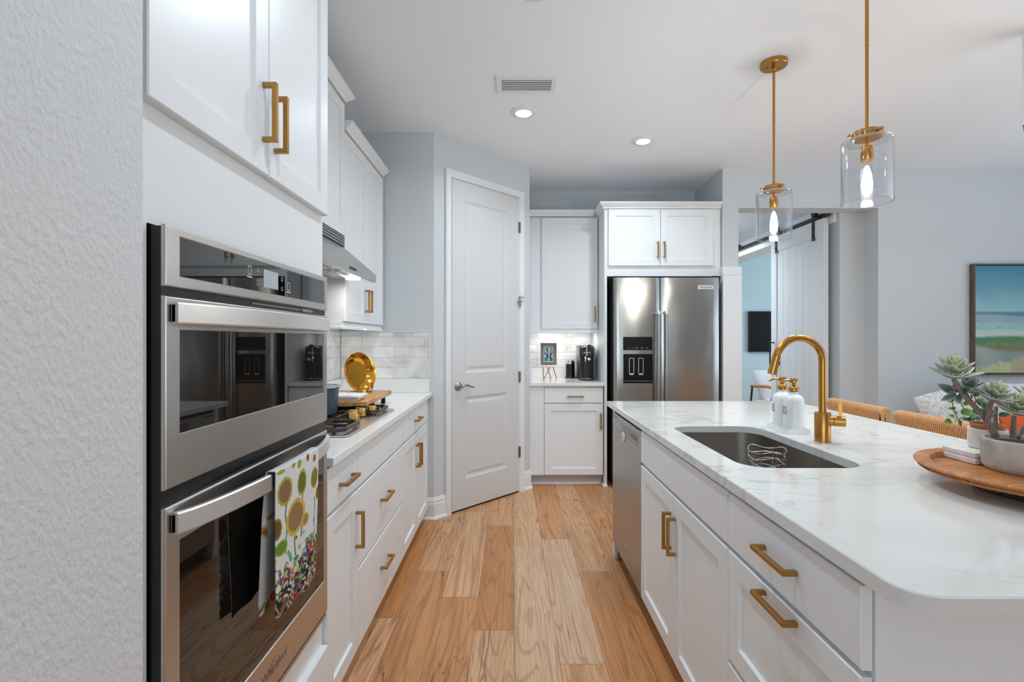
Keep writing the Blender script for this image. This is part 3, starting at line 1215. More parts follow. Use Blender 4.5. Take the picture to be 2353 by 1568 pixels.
# ------------------------------------------------------------------ towel on the oven handle
tx = lambda y: XO + 0.0045 + 0.046 * (4 * ((y - 0.832) / 0.69) * (1 - (y - 0.832) / 0.69)) ** 0.75
T0, T1 = 1.075, 1.318
FL = [  # sunflowers (u, v from top, ru, rv, centre colour, petal colour)
    (0.17, 0.215, 0.115, 0.085, S(166, 122, 88), S(184, 188, 66)), (0.53, 0.225, 0.085, 0.085, S(128, 128, 34), S(176, 198, 110)),
    (0.86, 0.26, 0.09, 0.070, S(150, 136, 40), S(172, 166, 48)), (0.40, 0.43, 0.165, 0.11, S(178, 138, 92), S(232, 198, 66)),
    (0.02, 0.43, 0.07, 0.065, S(140, 92, 40), S(150, 150, 40)), (0.97, 0.40, 0.05, 0.05, S(160, 120, 30), S(214, 176, 50)),
    (0.10, 0.565, 0.10, 0.045, S(120, 160, 44), S(150, 190, 60)), (0.46, 0.085, 0.035, 0.028, S(170, 190, 80), S(150, 175, 70)),
    (0.67, 0.075, 0.03, 0.028, S(170, 96, 30), S(190, 110, 40)), (0.86, 0.115, 0.035, 0.026, S(190, 92, 30), S(206, 120, 50)),
    (0.33, 0.075, 0.03, 0.018, S(200, 180, 60), S(170, 180, 70)), (0.62, 0.50, 0.06, 0.04, S(196, 160, 80), S(214, 190, 90)), (0.09, 0.075, 0.06, 0.014, S(190, 190, 50), S(180, 190, 60))]
STEM = [(0.19, 0.30, 0.62), (0.55, 0.31, 0.60), (0.40, 0.54, 0.75), (0.86, 0.40, 0.62)]
BRIGHT = [S(214, 70, 40), S(236, 130, 40), S(232, 214, 120), S(72, 150, 110), S(36, 84, 90), S(140, 190, 110), S(200, 60, 120), S(60, 96, 160), S(236, 234, 222), S(16, 18, 22), S(24, 22, 30), S(120, 60, 40), S(180, 210, 200)]


def towel_col(u, v):
    c = Vector(S(238, 238, 234))
    for su, a, z in STEM:
        if a < v < z and abs(u - su - 0.015 * math.sin(v * 30)) < 0.016:
            c = Vector(S(96, 150, 140))
    for fu, fv, ru, rv, cc, pc in FL:
        ang = math.atan2((v - fv) / rv, (u - fu) / ru)
        ru2, rv2 = ru * 1.25, rv * 1.08
        r = math.hypot((u - fu) / ru2, (v - fv) / rv2)
        edge = 1.0 + 0.03 * math.sin(ang * 17) + 0.05 * noise.noise(Vector((ang * 3, fu * 9, 1)))
        if r < 0.78:
            k = 0.82 + 0.36 * noise.noise(Vector((u * 70, v * 120, 3)))
            c = Vector(cc) * k
        elif r < edge:
            k = 0.9 + 0.2 * noise.noise(Vector((ang * 9, r * 4, fu * 9)))
            c = Vector(pc) * k
    # meadow of flowers towards the hem
    m = (v - 0.52) / 0.48 + 0.22 * noise.noise(Vector((u * 6, v * 6, 1.7))) + 0.16 * (u - 0.5)
    if m > 0.10:
        cell = noise.cell(Vector((u * 34 + 2.5 * noise.noise(Vector((u * 11, v * 17, 0))), v * 60 + 2.5 * noise.noise(Vector((u * 8, v * 15, 5))), 0.5)))
        idx = int(abs(cell) * 9973) % len(BRIGHT)
        den = noise.noise(Vector((u * 13, v * 20, 9))) * 0.5 + 0.5
        if den < min(0.95, m * 1.5):
            if m > 0.55:
                idx = idx if (int(abs(cell) * 77777) % 3) else 9
            c = Vector(BRIGHT[idx])
            if m < 0.40 and int(abs(cell) * 5111) % 2:
                c = Vector(S(112, 176, 132))
    return tuple(c)


def cloth(name, pos, col, nu, nv, th, m, parent):
    bm = bmesh.new()
    rows = []
    cs = []
    for side in (0, 1):
        g = []
        for j in range(nv + 1):
            for i in range(nu + 1):
                u, v = i / nu, j / nv
                p = Vector(pos(u, v))
                e = 1e-3
                du = Vector(pos(min(u + e, 1), v)) - Vector(pos(max(u - e, 0), v))
                dv = Vector(pos(u, min(v + e, 1))) - Vector(pos(u, max(v - e, 0)))
                n = du.cross(dv).normalized()
                g.append(bm.verts.new(p + n * (th / 2 if side == 0 else -th / 2)))
                cs.append(col(u, v) if side == 0 else tuple(x * 0.8 for x in col(u, v)))
        rows.append(g)
    W = nu + 1
    for j in range(nv):
        for i in range(nu):
            a, b_, c_, d_ = j * W + i, j * W + i + 1, (j + 1) * W + i + 1, (j + 1) * W + i
            bm.faces.new([rows[0][k] for k in (a, b_, c_, d_)])
            bm.faces.new([rows[1][k] for k in (d_, c_, b_, a)])
    for k in range(nu):
        bm.faces.new([rows[0][k + 1], rows[0][k], rows[1][k], rows[1][k + 1]])
        q = nv * W + k
        bm.faces.new([rows[0][q], rows[0][q + 1], rows[1][q + 1], rows[1][q]])
    for k in range(nv):
        q = k * W
        bm.faces.new([rows[0][q], rows[0][q + W], rows[1][q + W], rows[1][q]])
        q = k * W + nu
        bm.faces.new([rows[0][q + W], rows[0][q], rows[1][q], rows[1][q + W]])
    bb = MB()
    bb.bm.free()
    bb.bm = bm
    o = bb.build(name, m, parent, smooth=True)
    set_col(o, lambda i, co: cs[i])
    return o


tt = thing('kitchen_towel', 'sunflower and meadow print cotton towel folded over the lower oven handle', 'towel', (-0.52, 1.19, 0.66))


def front_pos(u, v):
    y = T0 + (T1 - T0) * u + 0.004 * math.sin(v * 5) * (u - .3)
    x = tx(y)
    if v < 0.06:
        k = v / 0.06
        return (x + 0.0015 + 0.0105 * math.sin(k * PI / 2), y, 1.0015 + 0.0015 * math.cos(k * PI / 2))
    k = (v - 0.06) / 0.94
    return (x + 0.012 + 0.004 * math.sin(u * 9 + 1) * k - 0.004 * k, y, 1.0015 - k * (0.325 + 0.012 * math.sin(u * 3)))


def back_pos(u, v):
    y = T0 - 0.010 * min(1, v * 3) + (T1 - T0) * u
    x = tx(y)
    if v < 0.06:
        k = v / 0.06
        return (x + 0.0012 - 0.0088 * math.sin(k * PI / 2), y, 1.0015 + 0.0015 * math.cos(k * PI / 2))
    k = (v - 0.06) / 0.94
    # behind the bar the cloth hangs close to the glass
    return (x - 0.0076 - k * 0.5 * max(0.0, (x - 0.0076) - (XO + 0.012)) + 0.003 * math.sin(u * 16) * k, y, 1.0015 - k * 0.315)


cloth('front_flap', front_pos, towel_col, 130, 230, 0.0018, M['print'], tt)
cloth('back_flap', back_pos, lambda u, v: towel_col(1 - u, 0.06 + v * 0.7) if (v > 0.92 or math.hypot((u - 0.12) / 0.16, (v - 0.42) / 0.07) < 1) else S(214, 218, 222), 30, 60, 0.0018, M['print'], tt)

# ================================================================== RANGE HOOD
hd = thing('range_hood', 'stainless slanted under-cabinet range hood over the cooktop', 'range hood', (-0.95, 2.3, 1.61))
PHd = lambda p, q, a: (p, a, q)
b = MB()
b.prism([(-0.745, 1.607), (-0.745, 1.647), (-0.905, 1.785), (-0.918, 1.790), (-0.918, 1.856), (LW + 0.003, 1.856), (LW + 0.003, 1.607),
         (LW + 0.03, 1.607), (LW + 0.03, 1.628), (-0.765, 1.628), (-0.765, 1.607)], PHd, 1.905, 2.690)
b.build('canopy', M['steel_hood'], hd)
b = MB()
b.box(-0.917, -0.9135, 1.93, 2.665, 1.797, 1.848)
b.build('front_grille', M['blackmetal'], hd)
b = MB()
for k in range(3):
    b.box(-0.9140, -0.911, 1.935, 2.66, 1.804 + k * 0.014, 1.811 + k * 0.014)
b.build('grille_louvre', M['steel_hood'], hd)
for k in range(4):
    b = MB()
    b.box(-0.7465, -0.743, 2.252 + k * 0.026, 2.271 + k * 0.026, 1.620, 1.632, 0.001)
    b.build('push_button', M['black'], hd)
for y0 in (1.94, 2.31):
    b = MB()
    b.box(LW + 0.05, -0.79, y0, y0 + 0.345, 1.622, 1.6275)
    for k in range(9):
        x = LW + 0.09 + k * 0.038
        b.box(x, x + 0.016, y0 + 0.03, y0 + 0.315, 1.6185, 1.6225)
    b.build('grease_filter', M['steel_hood'], hd)
for y0 in (2.02, 2.575):
    b = MB()
    b.lathe([(0.001, 0), (0.036, 0), (0.040, 0.004), (0.040, 0.008), (0.001, 0.008)], (-0.835, y0, 1.6105), 24)
    lmp = b.build('hood_lamp', M['lamp'], hd)
    area('hood_light', (-0.835, y0, 1.603), (-0.85, y0, 0.9), 0.07, 0.07, 1.0, (1, 0.96, 0.9), hd, shape='DISK')

# under-cabinet light bars
ul = tag(MB().box(-1.08, -1.05, 2.78, 3.44, 1.376, 1.3875, 0.002).build('under_cabinet_light', mat('dim_diffuser', (1, 1, 1), 0.4, emit=(1, 0.98, 0.95), es=3.0)),
         'slim lit light bar under the upper cabinet beside the hood', 'light')
area('under_cabinet_glow', (-1.06, 3.1, 1.372), (-1.10, 3.1, 0.9), 0.03, 0.64, 0.8, (1, 0.98, 0.95), ul)
ul = tag(MB().box(0.25, 0.72, 4.74, 4.77, 1.376, 1.3875, 0.002).build('under_cabinet_light', mat('dim_diffuser', (1, 1, 1), 0.4, emit=(1, 0.98, 0.95), es=3.0)),
         'slim lit light bar under the upper cabinet over the coffee machine', 'light')
area('under_cabinet_glow', (0.50, 4.755, 1.372), (0.50, 4.80, 0.9), 0.46, 0.03, 2.2, (1, 0.98, 0.95), ul)

# ================================================================== COOKTOP
ck = thing('gas_cooktop', 'stainless gas cooktop with dark iron grates and gold knobs', 'cooktop', (-0.88, 2.267, 0.914))
b = MB()
slab(b, [(-1.135, 1.905), (-1.12, 1.890), (-0.645, 1.890), (-0.630, 1.905), (-0.630, 2.628), (-0.645, 2.643), (-1.12, 2.643), (-1.135, 2.628)], 0.9145, 0.9215, 0.002)
b.build('top', M['steel'], ck)
for x, y in ((-0.698, 2.165), (-0.728, 2.238), (-0.745, 2.30), (-0.728, 2.362), (-0.698, 2.436)):
    b = MB()
    b.lathe([(0.001, 0), (0.024, 0), (0.024, 0.003), (0.018, 0.005)], (x, y, 0.9217), 28, caps=(True, True))
    b.build('knob_ring', M['blackmetal'], ck)
    b = MB()
    b.lathe([(0.001, 0), (0.0235, 0), (0.0245, 0.003), (0.0240, 0.034), (0.0225, 0.0365), (0.001, 0.0365)], (x, y, 0.9265), 32)
    b.build('knob', M['knobgold'], ck, auto=math.radians(35))
for x, y, r in ((-0.985, 2.03, 0.045), (-0.76, 2.00, 0.032), (-0.95, 2.267, 0.055), (-0.985, 2.50, 0.042), (-0.76, 2.535, 0.032)):
    b = MB()
    b.lathe([(0.001, 0), (r + 0.012, 0), (r + 0.010, 0.006), (r, 0.008), (r, 0.016), (r * .9, 0.019), (0.001, 0.0195)], (x, y, 0.9217), 28)
    b.build('burner_cap', M['iron'], ck, auto=math.radians(35))


def grate(y0, y1, x0, x1, notch):
    b = MB()
    zt0, zt1 = 0.931, 0.944
    c = 0.035
    out = [(x0, y0 + c), (x0 + c, y0), (x1 - c, y0), (x1, y0 + c), (x1, y1 - c), (x1 - c, y1), (x0 + c, y1), (x0, y1 - c)]
    t = 0.011
    for i in range(8):
        p, q = Vector(out[i]), Vector(out[(i + 1) % 8])
        d = (q - p).normalized()
        n = Vector((-d.y, d.x)) * t
        b.prism([(p.x, p.y), (q.x, q.y), (q.x + n.x, q.y + n.y), (p.x + n.x, p.y + n.y)], lambda u, v, a: (u, v, a), zt0, zt1)
    yc, xc = (y0 + y1) / 2, (x0 + x1) / 2
    for xx in (x0 + (x1 - x0) * .27, x0 + (x1 - x0) * .73):
        for sx, sy in ((1, 0), (-1, 0), (0, 1), (0, -1)):
            if sx:
                a0, a1 = xx + sx * 0.022, xx + sx * min(0.10, (x1 - x0) * .25)
                b.box(min(a0, a1), max(a0, a1), yc - 0.005, yc + 0.005, zt0 + .001, zt1 + 0.001)
            else:
                a0, a1 = yc + sy * 0.022, (y1 if sy > 0 else y0)
                b.box(xx - 0.005, xx + 0.005, min(a0, a1), max(a0, a1), zt0 + .001, zt1 + 0.001)
    b.box(xc - 0.006, xc + 0.006, y0 + .002, y1 - .002, zt0 + .001, zt1 + 0.0005)
    for fx, fy in ((x0 + c, y0 + .003), (x1 - c - .012, y0 + .003), (x0 + c, y1 - .015), (x1 - c - .012, y1 - .015)):
        b.box(fx, fx + 0.012, fy, fy + 0.012, 0.9218, zt0 + 0.002)
    b.build('grate', M['iron'], ck)


grate(1.905, 2.138, -1.115, -0.655, 0)
grate(2.146, 2.388, -1.115, -0.782, 1)
grate(2.396, 2.630, -1.115, -0.655, 0)

# ------------------------------------------------------------------ pot
pt = thing('stock_pot', 'slate blue fluted cooking pot with pale rim on the cooktop grate', 'pot', (-0.915, 2.27, 0.946))
b = MB()
n, L = 72, []
pc = (-0.915, 2.265)
for r, z, fl in ((0.002, 0.9462, 0), (0.088, 0.9462, 0), (0.096, 0.951, 0), (0.100, 0.965, 1), (0.108, 1.055, 1), (0.110, 1.064, 0), (0.1125, 1.068, 0), (0.1125, 1.073, 0), (0.108, 1.074, 0)):
    L.append([(pc[0] + (r + 0.0016 * fl * math.sin(24 * a)) * math.cos(a), pc[1] + (r + 0.0016 * fl * math.sin(24 * a)) * math.sin(a), z) for a in (2 * PI * k / n for k in range(n))])
b.loops(L)
b.build('body', mat('slate_blue_enamel', S(66, 86, 100), 0.3), pt, auto=math.radians(40))
b = MB()
b.lathe([(0.112, 1.0742), (0.1145, 1.0755), (0.114, 1.079), (0.085, 1.086), (0.03, 1.090), (0.001, 1.091)], (pc[0], pc[1], 0), 48)
b.build('lid', M['bulbglass'], pt, smooth=True)
b = MB()
b.tube([(pc[0] + 0.1145 * math.cos(a), pc[1] + 0.1145 * math.sin(a), 1.0765) for a in (2 * PI * k / 48 for k in range(48))], 0.003, 8, closed=True)
b.build('lid_rim', M['chrome'], pt, smooth=True)
b = MB()
b.lathe([(0.001, 0), (0.010, 0), (0.008, 0.010), (0.016, 0.016), (0.017, 0.024), (0.010, 0.028), (0.001, 0.029)], (pc[0], pc[1], 1.0895), 24)
b.build('lid_knob', M['chrome'], pt, smooth=True)
b = MB()
b.tube([(pc[0] - 0.03, pc[1] - 0.106, 1.045), (pc[0] - 0.028, pc[1] - 0.135, 1.05), (pc[0] + 0.028, pc[1] - 0.135, 1.05), (pc[0] + 0.03, pc[1] - 0.106, 1.045)], 0.006, 10)
b.build('handle', M['chrome'], pt, smooth=True)

# ------------------------------------------------------------------ raised board, folded cloth, plate on its stand
bd = thing('cutting_board', 'olive wood board on dark feet bridging the far cooktop grate', 'cutting board', (-0.92, 2.72, 0.914))
b = MB()
slab(b, [(-1.10, 2.435), (-0.90, 2.425), (-0.725, 2.440), (-0.732, 2.95), (-1.10, 2.95)], 0.9595, 0.984, 0.003)
b.build('plank', M['board'], bd)
b = MB()
slab(b, [(-1.10, 2.9503), (-0.732, 2.9503), (-0.735, 2.985), (-1.10, 2.985)], 0.9600, 0.9835, 0.003)
b.build('end_cap', mat('grey_slate_inlay', S(96, 100, 104), 0.5), bd)
for x in (-1.06, -0.775):
    for y in (2.665, 2.90):
        b = MB()
        b.box(x, x + 0.022, y, y + 0.022, 0.9145, 0.9598, 0.002)
        b.build('foot', M['blackmetal'], bd)

b = MB()
b.box(-1.015, -0.775, 2.452, 2.585, 0.9846, 0.9945, 0.0045, 3)
b.box(-1.02, -0.762, 2.446, 2.592, 0.9940, 1.0150, 0.0098, 4)
bmesh.ops.subdivide_edges(b.bm, edges=[e_ for e_ in b.bm.edges if e_.calc_length() > 0.05], cuts=12, use_grid_fill=True)
for v in b.bm.verts:
    if v.co.z > 0.999:
        v.co.z += 0.0030 * noise.noise(v.co * 22) + 0.0018 * noise.noise(v.co * 60)
o = b.build('folded_cloth', M['whitematte'], smooth=True)
tag(o, 'white folded kitchen cloth lying across the olive wood board', 'cloth')

pl = thing('gold_plate', 'round polished gold plate standing upright on the olive wood board', 'plate', (-0.875, 2.82, 0.984))
pn = Vector((0.86, -0.50, 0.20)).normalized()
pcn = Vector((-0.872, 2.825, 1.106))
b = MB()
b.lathe([(0.001, -0.030), (0.070, -0.030), (0.074, -0.027), (0.090, -0.012), (0.112, 0.000), (0.116, 0.001), (0.1165, -0.001), (0.092, -0.016), (0.076, -0.032), (0.071, -0.034), (0.001, -0.034)], pcn, 64, pn)
b.build('dish', M['gold'], pl, auto=math.radians(35))
ps = thing('plate_stand', 'small gold plate stand with leaf feet holding the gold plate', 'stand', (-0.875, 2.82, 0.984))
side = Vector((0, 0, 1)).cross(pn).normalized()
fwd = Vector((pn.x, pn.y, 0)).normalized()
low = pcn - Vector((0, 0, 1)).normalized() * 0.113
for sgn in (-1, 1):
    o0 = low + side * 0.052 * sgn
    b = MB()
    base = Vector((o0.x, o0.y, 0.9845 + 0.005)) + fwd * 0.022
    b.tube([base - fwd * 0.075, base - fwd * 0.03, base, base + fwd * 0.016 + Vector((0, 0, 0.012))], 0.004, 8)
    b.lathe([(0.001, 0), (0.006, 0.001), (0.0075, 0.006), (0.006, 0.011), (0.001, 0.012)], base + Vector((0, 0, -0.005)), 14)
    tip = base + fwd * 0.016 + Vector((0, 0, 0.012))
    lf = [(0, 0), (0.007, 0.012), (0.0085, 0.022), (0.006, 0.034), (0, 0.046), (-0.006, 0.034), (-0.0085, 0.022), (-0.007, 0.012)]
    b.prism(lf, lambda p, q, a: tuple(tip + side * p + Vector((0, 0, q)) + fwd * a), -0.0012, 0.0012)
    b.build('foot', M['pullbrass'], ps)
b = MB()
bk = low - fwd * 0.04
b.tube([Vector((low.x, low.y, 0.9895)) + side * 0.052 - fwd * 0.050, Vector((low.x, low.y, 0.9895)) - side * 0.052 - fwd * 0.050], 0.0035, 8)
b.build('back_rail', M['pullbrass'], ps)

# ================================================================== ISLAND
isl = thing('island_cabinet', 'white island base cabinet under the sink with two doors and brass pulls', 'cabinet', (0.9, 1.8, 0))
carcass(PI_, 1.357, 2.2665, 0.06, isl, w0=-0.0205)
front(PI_, 'false_front', 1.357, 2.2665, 0.724, 0.874, isl)
front(PI_, 'door', 1.8145, 2.2665, 0.10, 0.716, isl, ('v', 1.842, 0.575))
front(PI_, 'door', 1.357, 1.8145, 0.10, 0.716, isl, ('v', 1.790, 0.572))
b = MB()
b.box(XI + 0.0605, 1.21, 1.357, 1.372, 0.10, 0.884)
b.box(XI + 0.0605, 1.21, 2.2515, 2.2665, 0.10, 0.884)
b.box(XI + 0.0605, 1.21, 1.372, 2.2515, 0.10, 0.115)
b.box(1.195, 1.21, 1.372, 2.2515, 0.115, 0.884)
b.build('cabinet_box', M['cab'], isl)

dr = thing('island_drawer_cabinet', 'white island drawer cabinet at the rounded counter end with two brass bar pulls', 'cabinet', (0.9, 1.1, 0))
carcass(PI_, 0.860, 1.3555, 0.61, dr)
front(PI_, 'drawer', 0.836, 1.3555, 0.724, 0.873, dr, ('h', 1.092, 0.803))
front(PI_, 'drawer', 0.836, 1.3555, 0.412, 0.716, dr, ('h', 1.092, 0.696), flat=False)
front(PI_, 'drawer', 0.836, 1.3555, 0.10, 0.404, dr, ('h', 1.092, 0.384), flat=False)
ep = thing('island_end_panel', 'plain pale panel closing the near end of the island', 'panel', (1.0, 0.84, 0))
b = MB()
b.box(XI + 0.0215, 1.36, 0.836, 0.8585, 0.0, 0.8842)
b.build('panel', M['cab'], ep)
for xa, xb in ((XI + 0.0215, XI + 0.060), (1.32, 1.36)):
    b = MB()
    b.box(xa, xb, 0.8315, 0.8358, 0.0, 0.8842, 0.001)
    b.build('corner_strip', M['cab'], ep)
kb = thing('island_back_panel', 'white panelled back of the island facing the rattan stools', 'panel', (1.3, 1.9, 0))
b = MB()
b.box(1.215, 1.36, 0.8600, 2.950, 0.0, 0.8842)
b.build('panel', M['cab'], kb)
fe = thing('island_far_panel', 'white end panel beyond the dishwasher with shoe moulding', 'panel', (0.9, 2.93, 0))
b = MB()
b.box(XI + 0.012, 1.2145, 2.912, 2.950, 0.0, 0.8842)
b.build('panel', M['cab'], fe)
b = MB()
b.sweep([(1.20, 2.9505), (XI + 0.0115, 2.9505), (XI + 0.0115, 2.905), (XI + 0.06, 2.905)], [(0, 0), (0.020, 0), (0.020, 0.012), (0.012, 0.024), (0.010, 0.055), (0.004, 0.062), (0, 0.062)], 0.0, side=1)
b.build('shoe_molding', M['trim'], fe)

# ------------------------------------------------------------------ dishwasher
dw = thing('dishwasher', 'stainless dishwasher built into the island next to the sink cabinet', 'dishwasher', (0.9, 2.58, 0))
b = MB()
b.box(XI + 0.024, 1.19, 2.2715, 2.908, 0.10, 0.872)
b.build('tub', M['black'], dw)
b = MB()
Y0, Y1 = 2.272, 2.9
b.loops([rect_loop(PI_, Y0, Y1, 0.105, 0.780, -0.022), rect_loop(PI_, Y0, Y1, 0.105, 0.780, -0.003), rect_loop(PI_, Y0 + .003, Y1 - .003, 0.108, 0.777, 0.0)])
dwd = b.build('door', M['steel_dw'], dw)
b = MB()
b.loops([rect_loop(PI_, Y0, Y1, 0.7815, 0.866, -0.022), rect_loop(PI_, Y0, Y1, 0.7815, 0.866, -0.003), rect_loop(PI_, Y0 + .003, Y1 - .003, 0.7845, 0.863, 0.0)])
pn2 = b.build('control_strip', M['steel_dw'], dw)
b = MB()
b.rbox(PI_, 2.31, 2.66, 0.797, 0.842, -0.001, 0.0006)
b.build('control_window', mat('smoked_grey_panel', S(120, 120, 118), 0.2, 0.6), pn2)
b = MB()
for k in range(6):
    b.rbox(PI_, 2.33 + k * 0.022, 2.343 + k * 0.022, 0.808, 0.826, 0.0006, 0.0010)
b.build('button_marks', M['inkgrey'], pn2)
b = MB()
b.rbox(PI_, 2.79, 2.875, 0.846, 0.852, -0.001, 0.0005)
b.build('vent_slot', M['black'], pn2)
b = MB()
Lp = []
for r, ww in ((0.034, 0.0), (0.031, 0.004), (0.024, 0.006), (0.014, 0.003), (0.001, 0.001)):
    Lp.append([PI_(2.62 + r * 1.15 * math.cos(a), 0.772 + r * 0.8 * math.sin(a), 0.0003 + ww) for a in (2 * PI * k / 24 for k in range(24))])
b.loops(Lp, cap0=False)
b.build('pocket_grip', M['chrome'], dwd, smooth=True)
b = MB()
b.tube([PI_(2.565 + 0.016 * math.cos(a), 0.206 + 0.013 * math.sin(a), 0.0006) for a in (2 * PI * k / 20 for k in range(16))], 0.0011, 6)
b.build('emblem', M['chrome'], dwd)
text_part('maker_mark', 'Whirlpool', 0.016, PI_(2.565, 0.205, 0.0004), (0, -1, 0), (0, 0, 1), M['chrome'], dwd, 0.0003)
b = MB()
b.rbox(PI_, Y0, 2.9, 0.0, 0.10, -0.06, -0.075)
b.build('kick_plate', M['black'], dw)
b = MB()
b.lathe([(0.001, 0), (0.018, 0), (0.018, 0.006), (0.007, 0.008), (0.007, 0.1)], (XI + 0.028, 2.878, 0.0), 16)
b.build('leveling_foot', M['nickel'], dw)

# ------------------------------------------------------------------ island worktop with sink cut-out
XE, XR, YN, YF = 0.588, 1.724, 0.7197, 3.024


def rounded(x0, x1, y0, y1, r, n=8):
    """CCW outline; r: radii for corners (x0y0, x1y0, x1y1, x0y1)"""
    out = []
    for (cx, cy_, a0, rr) in ((x0 + r[0], y0 + r[0], PI, r[0]), (x1 - r[1], y0 + r[1], 1.5 * PI, r[1]), (x1 - r[2], y1 - r[2], 0, r[2]), (x0 + r[3], y1 - r[3], PI / 2, r[3])):
        for k in range(n + 1):
            a = a0 + (PI / 2) * k / n
            out.append((cx + rr * math.cos(a), cy_ + rr * math.sin(a)))
    return out


SX0, SX1, SY0, SY1 = 0.694, 1.068, 1.447, 2.157
b = MB()
outer = rounded(XE, XR, YN, YF, (0.055, 0.055, 0.006, 0.006))
inner = rounded(SX0, SX1, SY0, SY1, (0.085, 0.085, 0.085, 0.085))


def ring_slab(bb, outer, inner, z0, z1, e=0.0025):
    def off(pts, d):
        n = len(pts)
        o = []
        for i in range(n):
            p0, p1, p2 = Vector(pts[i - 1]), Vector(pts[i]), Vector(pts[(i + 1) % n])
            a, c = p1 - p0, p2 - p1
            a = a.normalized() if a.length > 1e-9 else c.normalized()
            c = c.normalized() if c.length > 1e-9 else a
            m = Vector((-a.y, a.x)) + Vector((-c.y, c.x))
            m.normalize()
            o.append((p1.x + m.x * d, p1.y + m.y * d))
        return o
    oi, ii = off(outer, e), off(inner, -e)
    N = len(outer)
    lv = [([(x, y, z0) for x, y in outer], [(x, y, z0) for x, y in inner]), ]
    bm = bb.bm
    mk = lambda pts, z: [bm.verts.new((x, y, z)) for x, y in pts]
    o0, o1, o2 = mk(outer, z0), mk(outer, z1 - e), mk(oi, z1)
    i0, i1, i2 = mk(inner, z0), mk(inner, z1 - e), mk(ii, z1)
    for i in range(N):
        k = (i + 1) % N
        bm.faces.new([o0[i], o0[k], o1[k], o1[i]])
        bm.faces.new([o1[i], o1[k], o2[k], o2[i]])
        bm.faces.new([i0[k], i0[i], i1[i], i1[k]])
        bm.faces.new([i1[k], i1[i], i2[i], i2[k]])
        bm.faces.new([o2[i], o2[k], i2[k], i2[i]])
        bm.faces.new([o0[k], o0[i], i0[i], i0[k]])


ring_slab(b, outer, inner, 0.885, 0.914)
o = b.build('island_worktop', M['quartz'], auto=math.radians(30))
tag(o, 'veined white quartz island worktop with rounded near corner and sink cut-out', 'countertop')

sk = thing('undermount_sink', 'brushed steel undermount sink in the island worktop', 'sink', (0.88, 1.80, 0.66))
b = MB()
c1 = rounded(SX0 - 0.004, SX1 + 0.004, SY0 - 0.004, SY1 + 0.004, (0.089,) * 4)
c2 = rounded(SX0 - 0.002, SX1 + 0.002, SY0 - 0.002, SY1 + 0.002, (0.087,) * 4)
c3 = rounded(SX0 + 0.012, SX1 - 0.012, SY0 + 0.012, SY1 - 0.012, (0.073,) * 4)
c4 = rounded(SX0 + 0.045, SX1 - 0.045, SY0 + 0.045, SY1 - 0.045, (0.04,) * 4)
fl = rounded(SX0 - 0.020, SX1 + 0.020, SY0 - 0.020, SY1 + 0.020, (0.10,) * 4)
b.loops([[(x, y, 0.8840) for x, y in fl], [(x, y, 0.8838) for x, y in c1], [(x, y, 0.700) for x, y in c2], [(x, y, 0.672) for x, y in c3], [(x, y, 0.664) for x, y in c4]], cap0=False)
b.loops([[(x, y, 0.8835) for x, y in fl], [(x, y, 0.8825) for x, y in rounded(SX0 - 0.006, SX1 + 0.006, SY0 - 0.006, SY1 + 0.006, (0.091,) * 4)],
         [(x, y, 0.66) for x, y in rounded(SX0 - 0.004, SX1 + 0.004, SY0 - 0.004, SY1 + 0.004, (0.089,) * 4)]], cap0=False)
b.build('basin', M['steel_sink'], sk, auto=math.radians(35), norm=False)
b = MB()
b.lathe([(0.045, 0.0), (0.043, 0.002), (0.030, -0.001), (0.001, -0.002)], (0.88, 1.80, 0.6655), 28)
b.build('drain', M['chrome'], sk, smooth=True)

# wire caddy leaning in the sink
wc = thing('wire_sink_caddy', 'round silver wire caddy standing inside the steel sink', 'caddy', (0.985, 1.90, 0.665))
cc = (0.988, 1.895)
for k, z in enumerate((0.672, 0.715, 0.755, 0.790, 0.818, 0.842, 0.868)):
    b = MB()
    b.tube([(cc[0] + 0.066 * math.cos(a), cc[1] + 0.066 * math.sin(a), z + (0.007 * math.sin(3 * a + k * 1.3) if 0 < k else 0)) for a in (2 * PI * i / 40 for i in range(40))], 0.0017 if k < 6 else 0.0022, 6, closed=True)
    b.build('wire_ring', M['chrome'], wc, smooth=True)
b = MB()
for i in range(8):
    a = 2 * PI * i / 8
    b.tube([(cc[0] + 0.066 * math.cos(a), cc[1] + 0.066 * math.sin(a), z) for z in (0.667, 0.77, 0.868)], 0.0017, 6)
for i in range(4):
    a = PI * i / 4
    b.tube([(cc[0] + 0.066 * math.cos(a) * s_, cc[1] + 0.066 * math.sin(a) * s_, 0.672) for s_ in (-1, 0, 1)], 0.0015, 6)
b.build('upright_wires', M['chrome'], wc, smooth=True)

# ------------------------------------------------------------------ faucet
fx, fy = 1.1565, 1.822
fc = thing('kitchen_faucet', 'brushed gold gooseneck kitchen faucet behind the sink', 'faucet', (fx, fy, 0.914))
b = MB()
b.lathe([(0.001, 0), (0.0268, 0), (0.0268, 0.106), (0.0255, 0.1085), (0.001, 0.1085)], (fx, fy, 0.9143), 40)
b.build('body', M['brass'], fc, auto=math.radians(35))
R = 0.0865
zc = 1.2125
path = [(fx, fy, 1.0225), (fx, fy, 1.12), (fx, fy, zc - 0.02)]
for k in range(0, 24):
    a = math.radians(165) * k / 23
    path.append((fx - R + R * math.cos(a), fy, zc + R * math.sin(a)))
b = MB()
b.tube(path, 0.0132, 20)
b.build('neck', M['brass'], fc, smooth=True)
e0 = Vector(path[-1])
dd = Vector((-math.sin(math.radians(165)), 0, math.cos(math.radians(165)))).normalized()
b = MB()
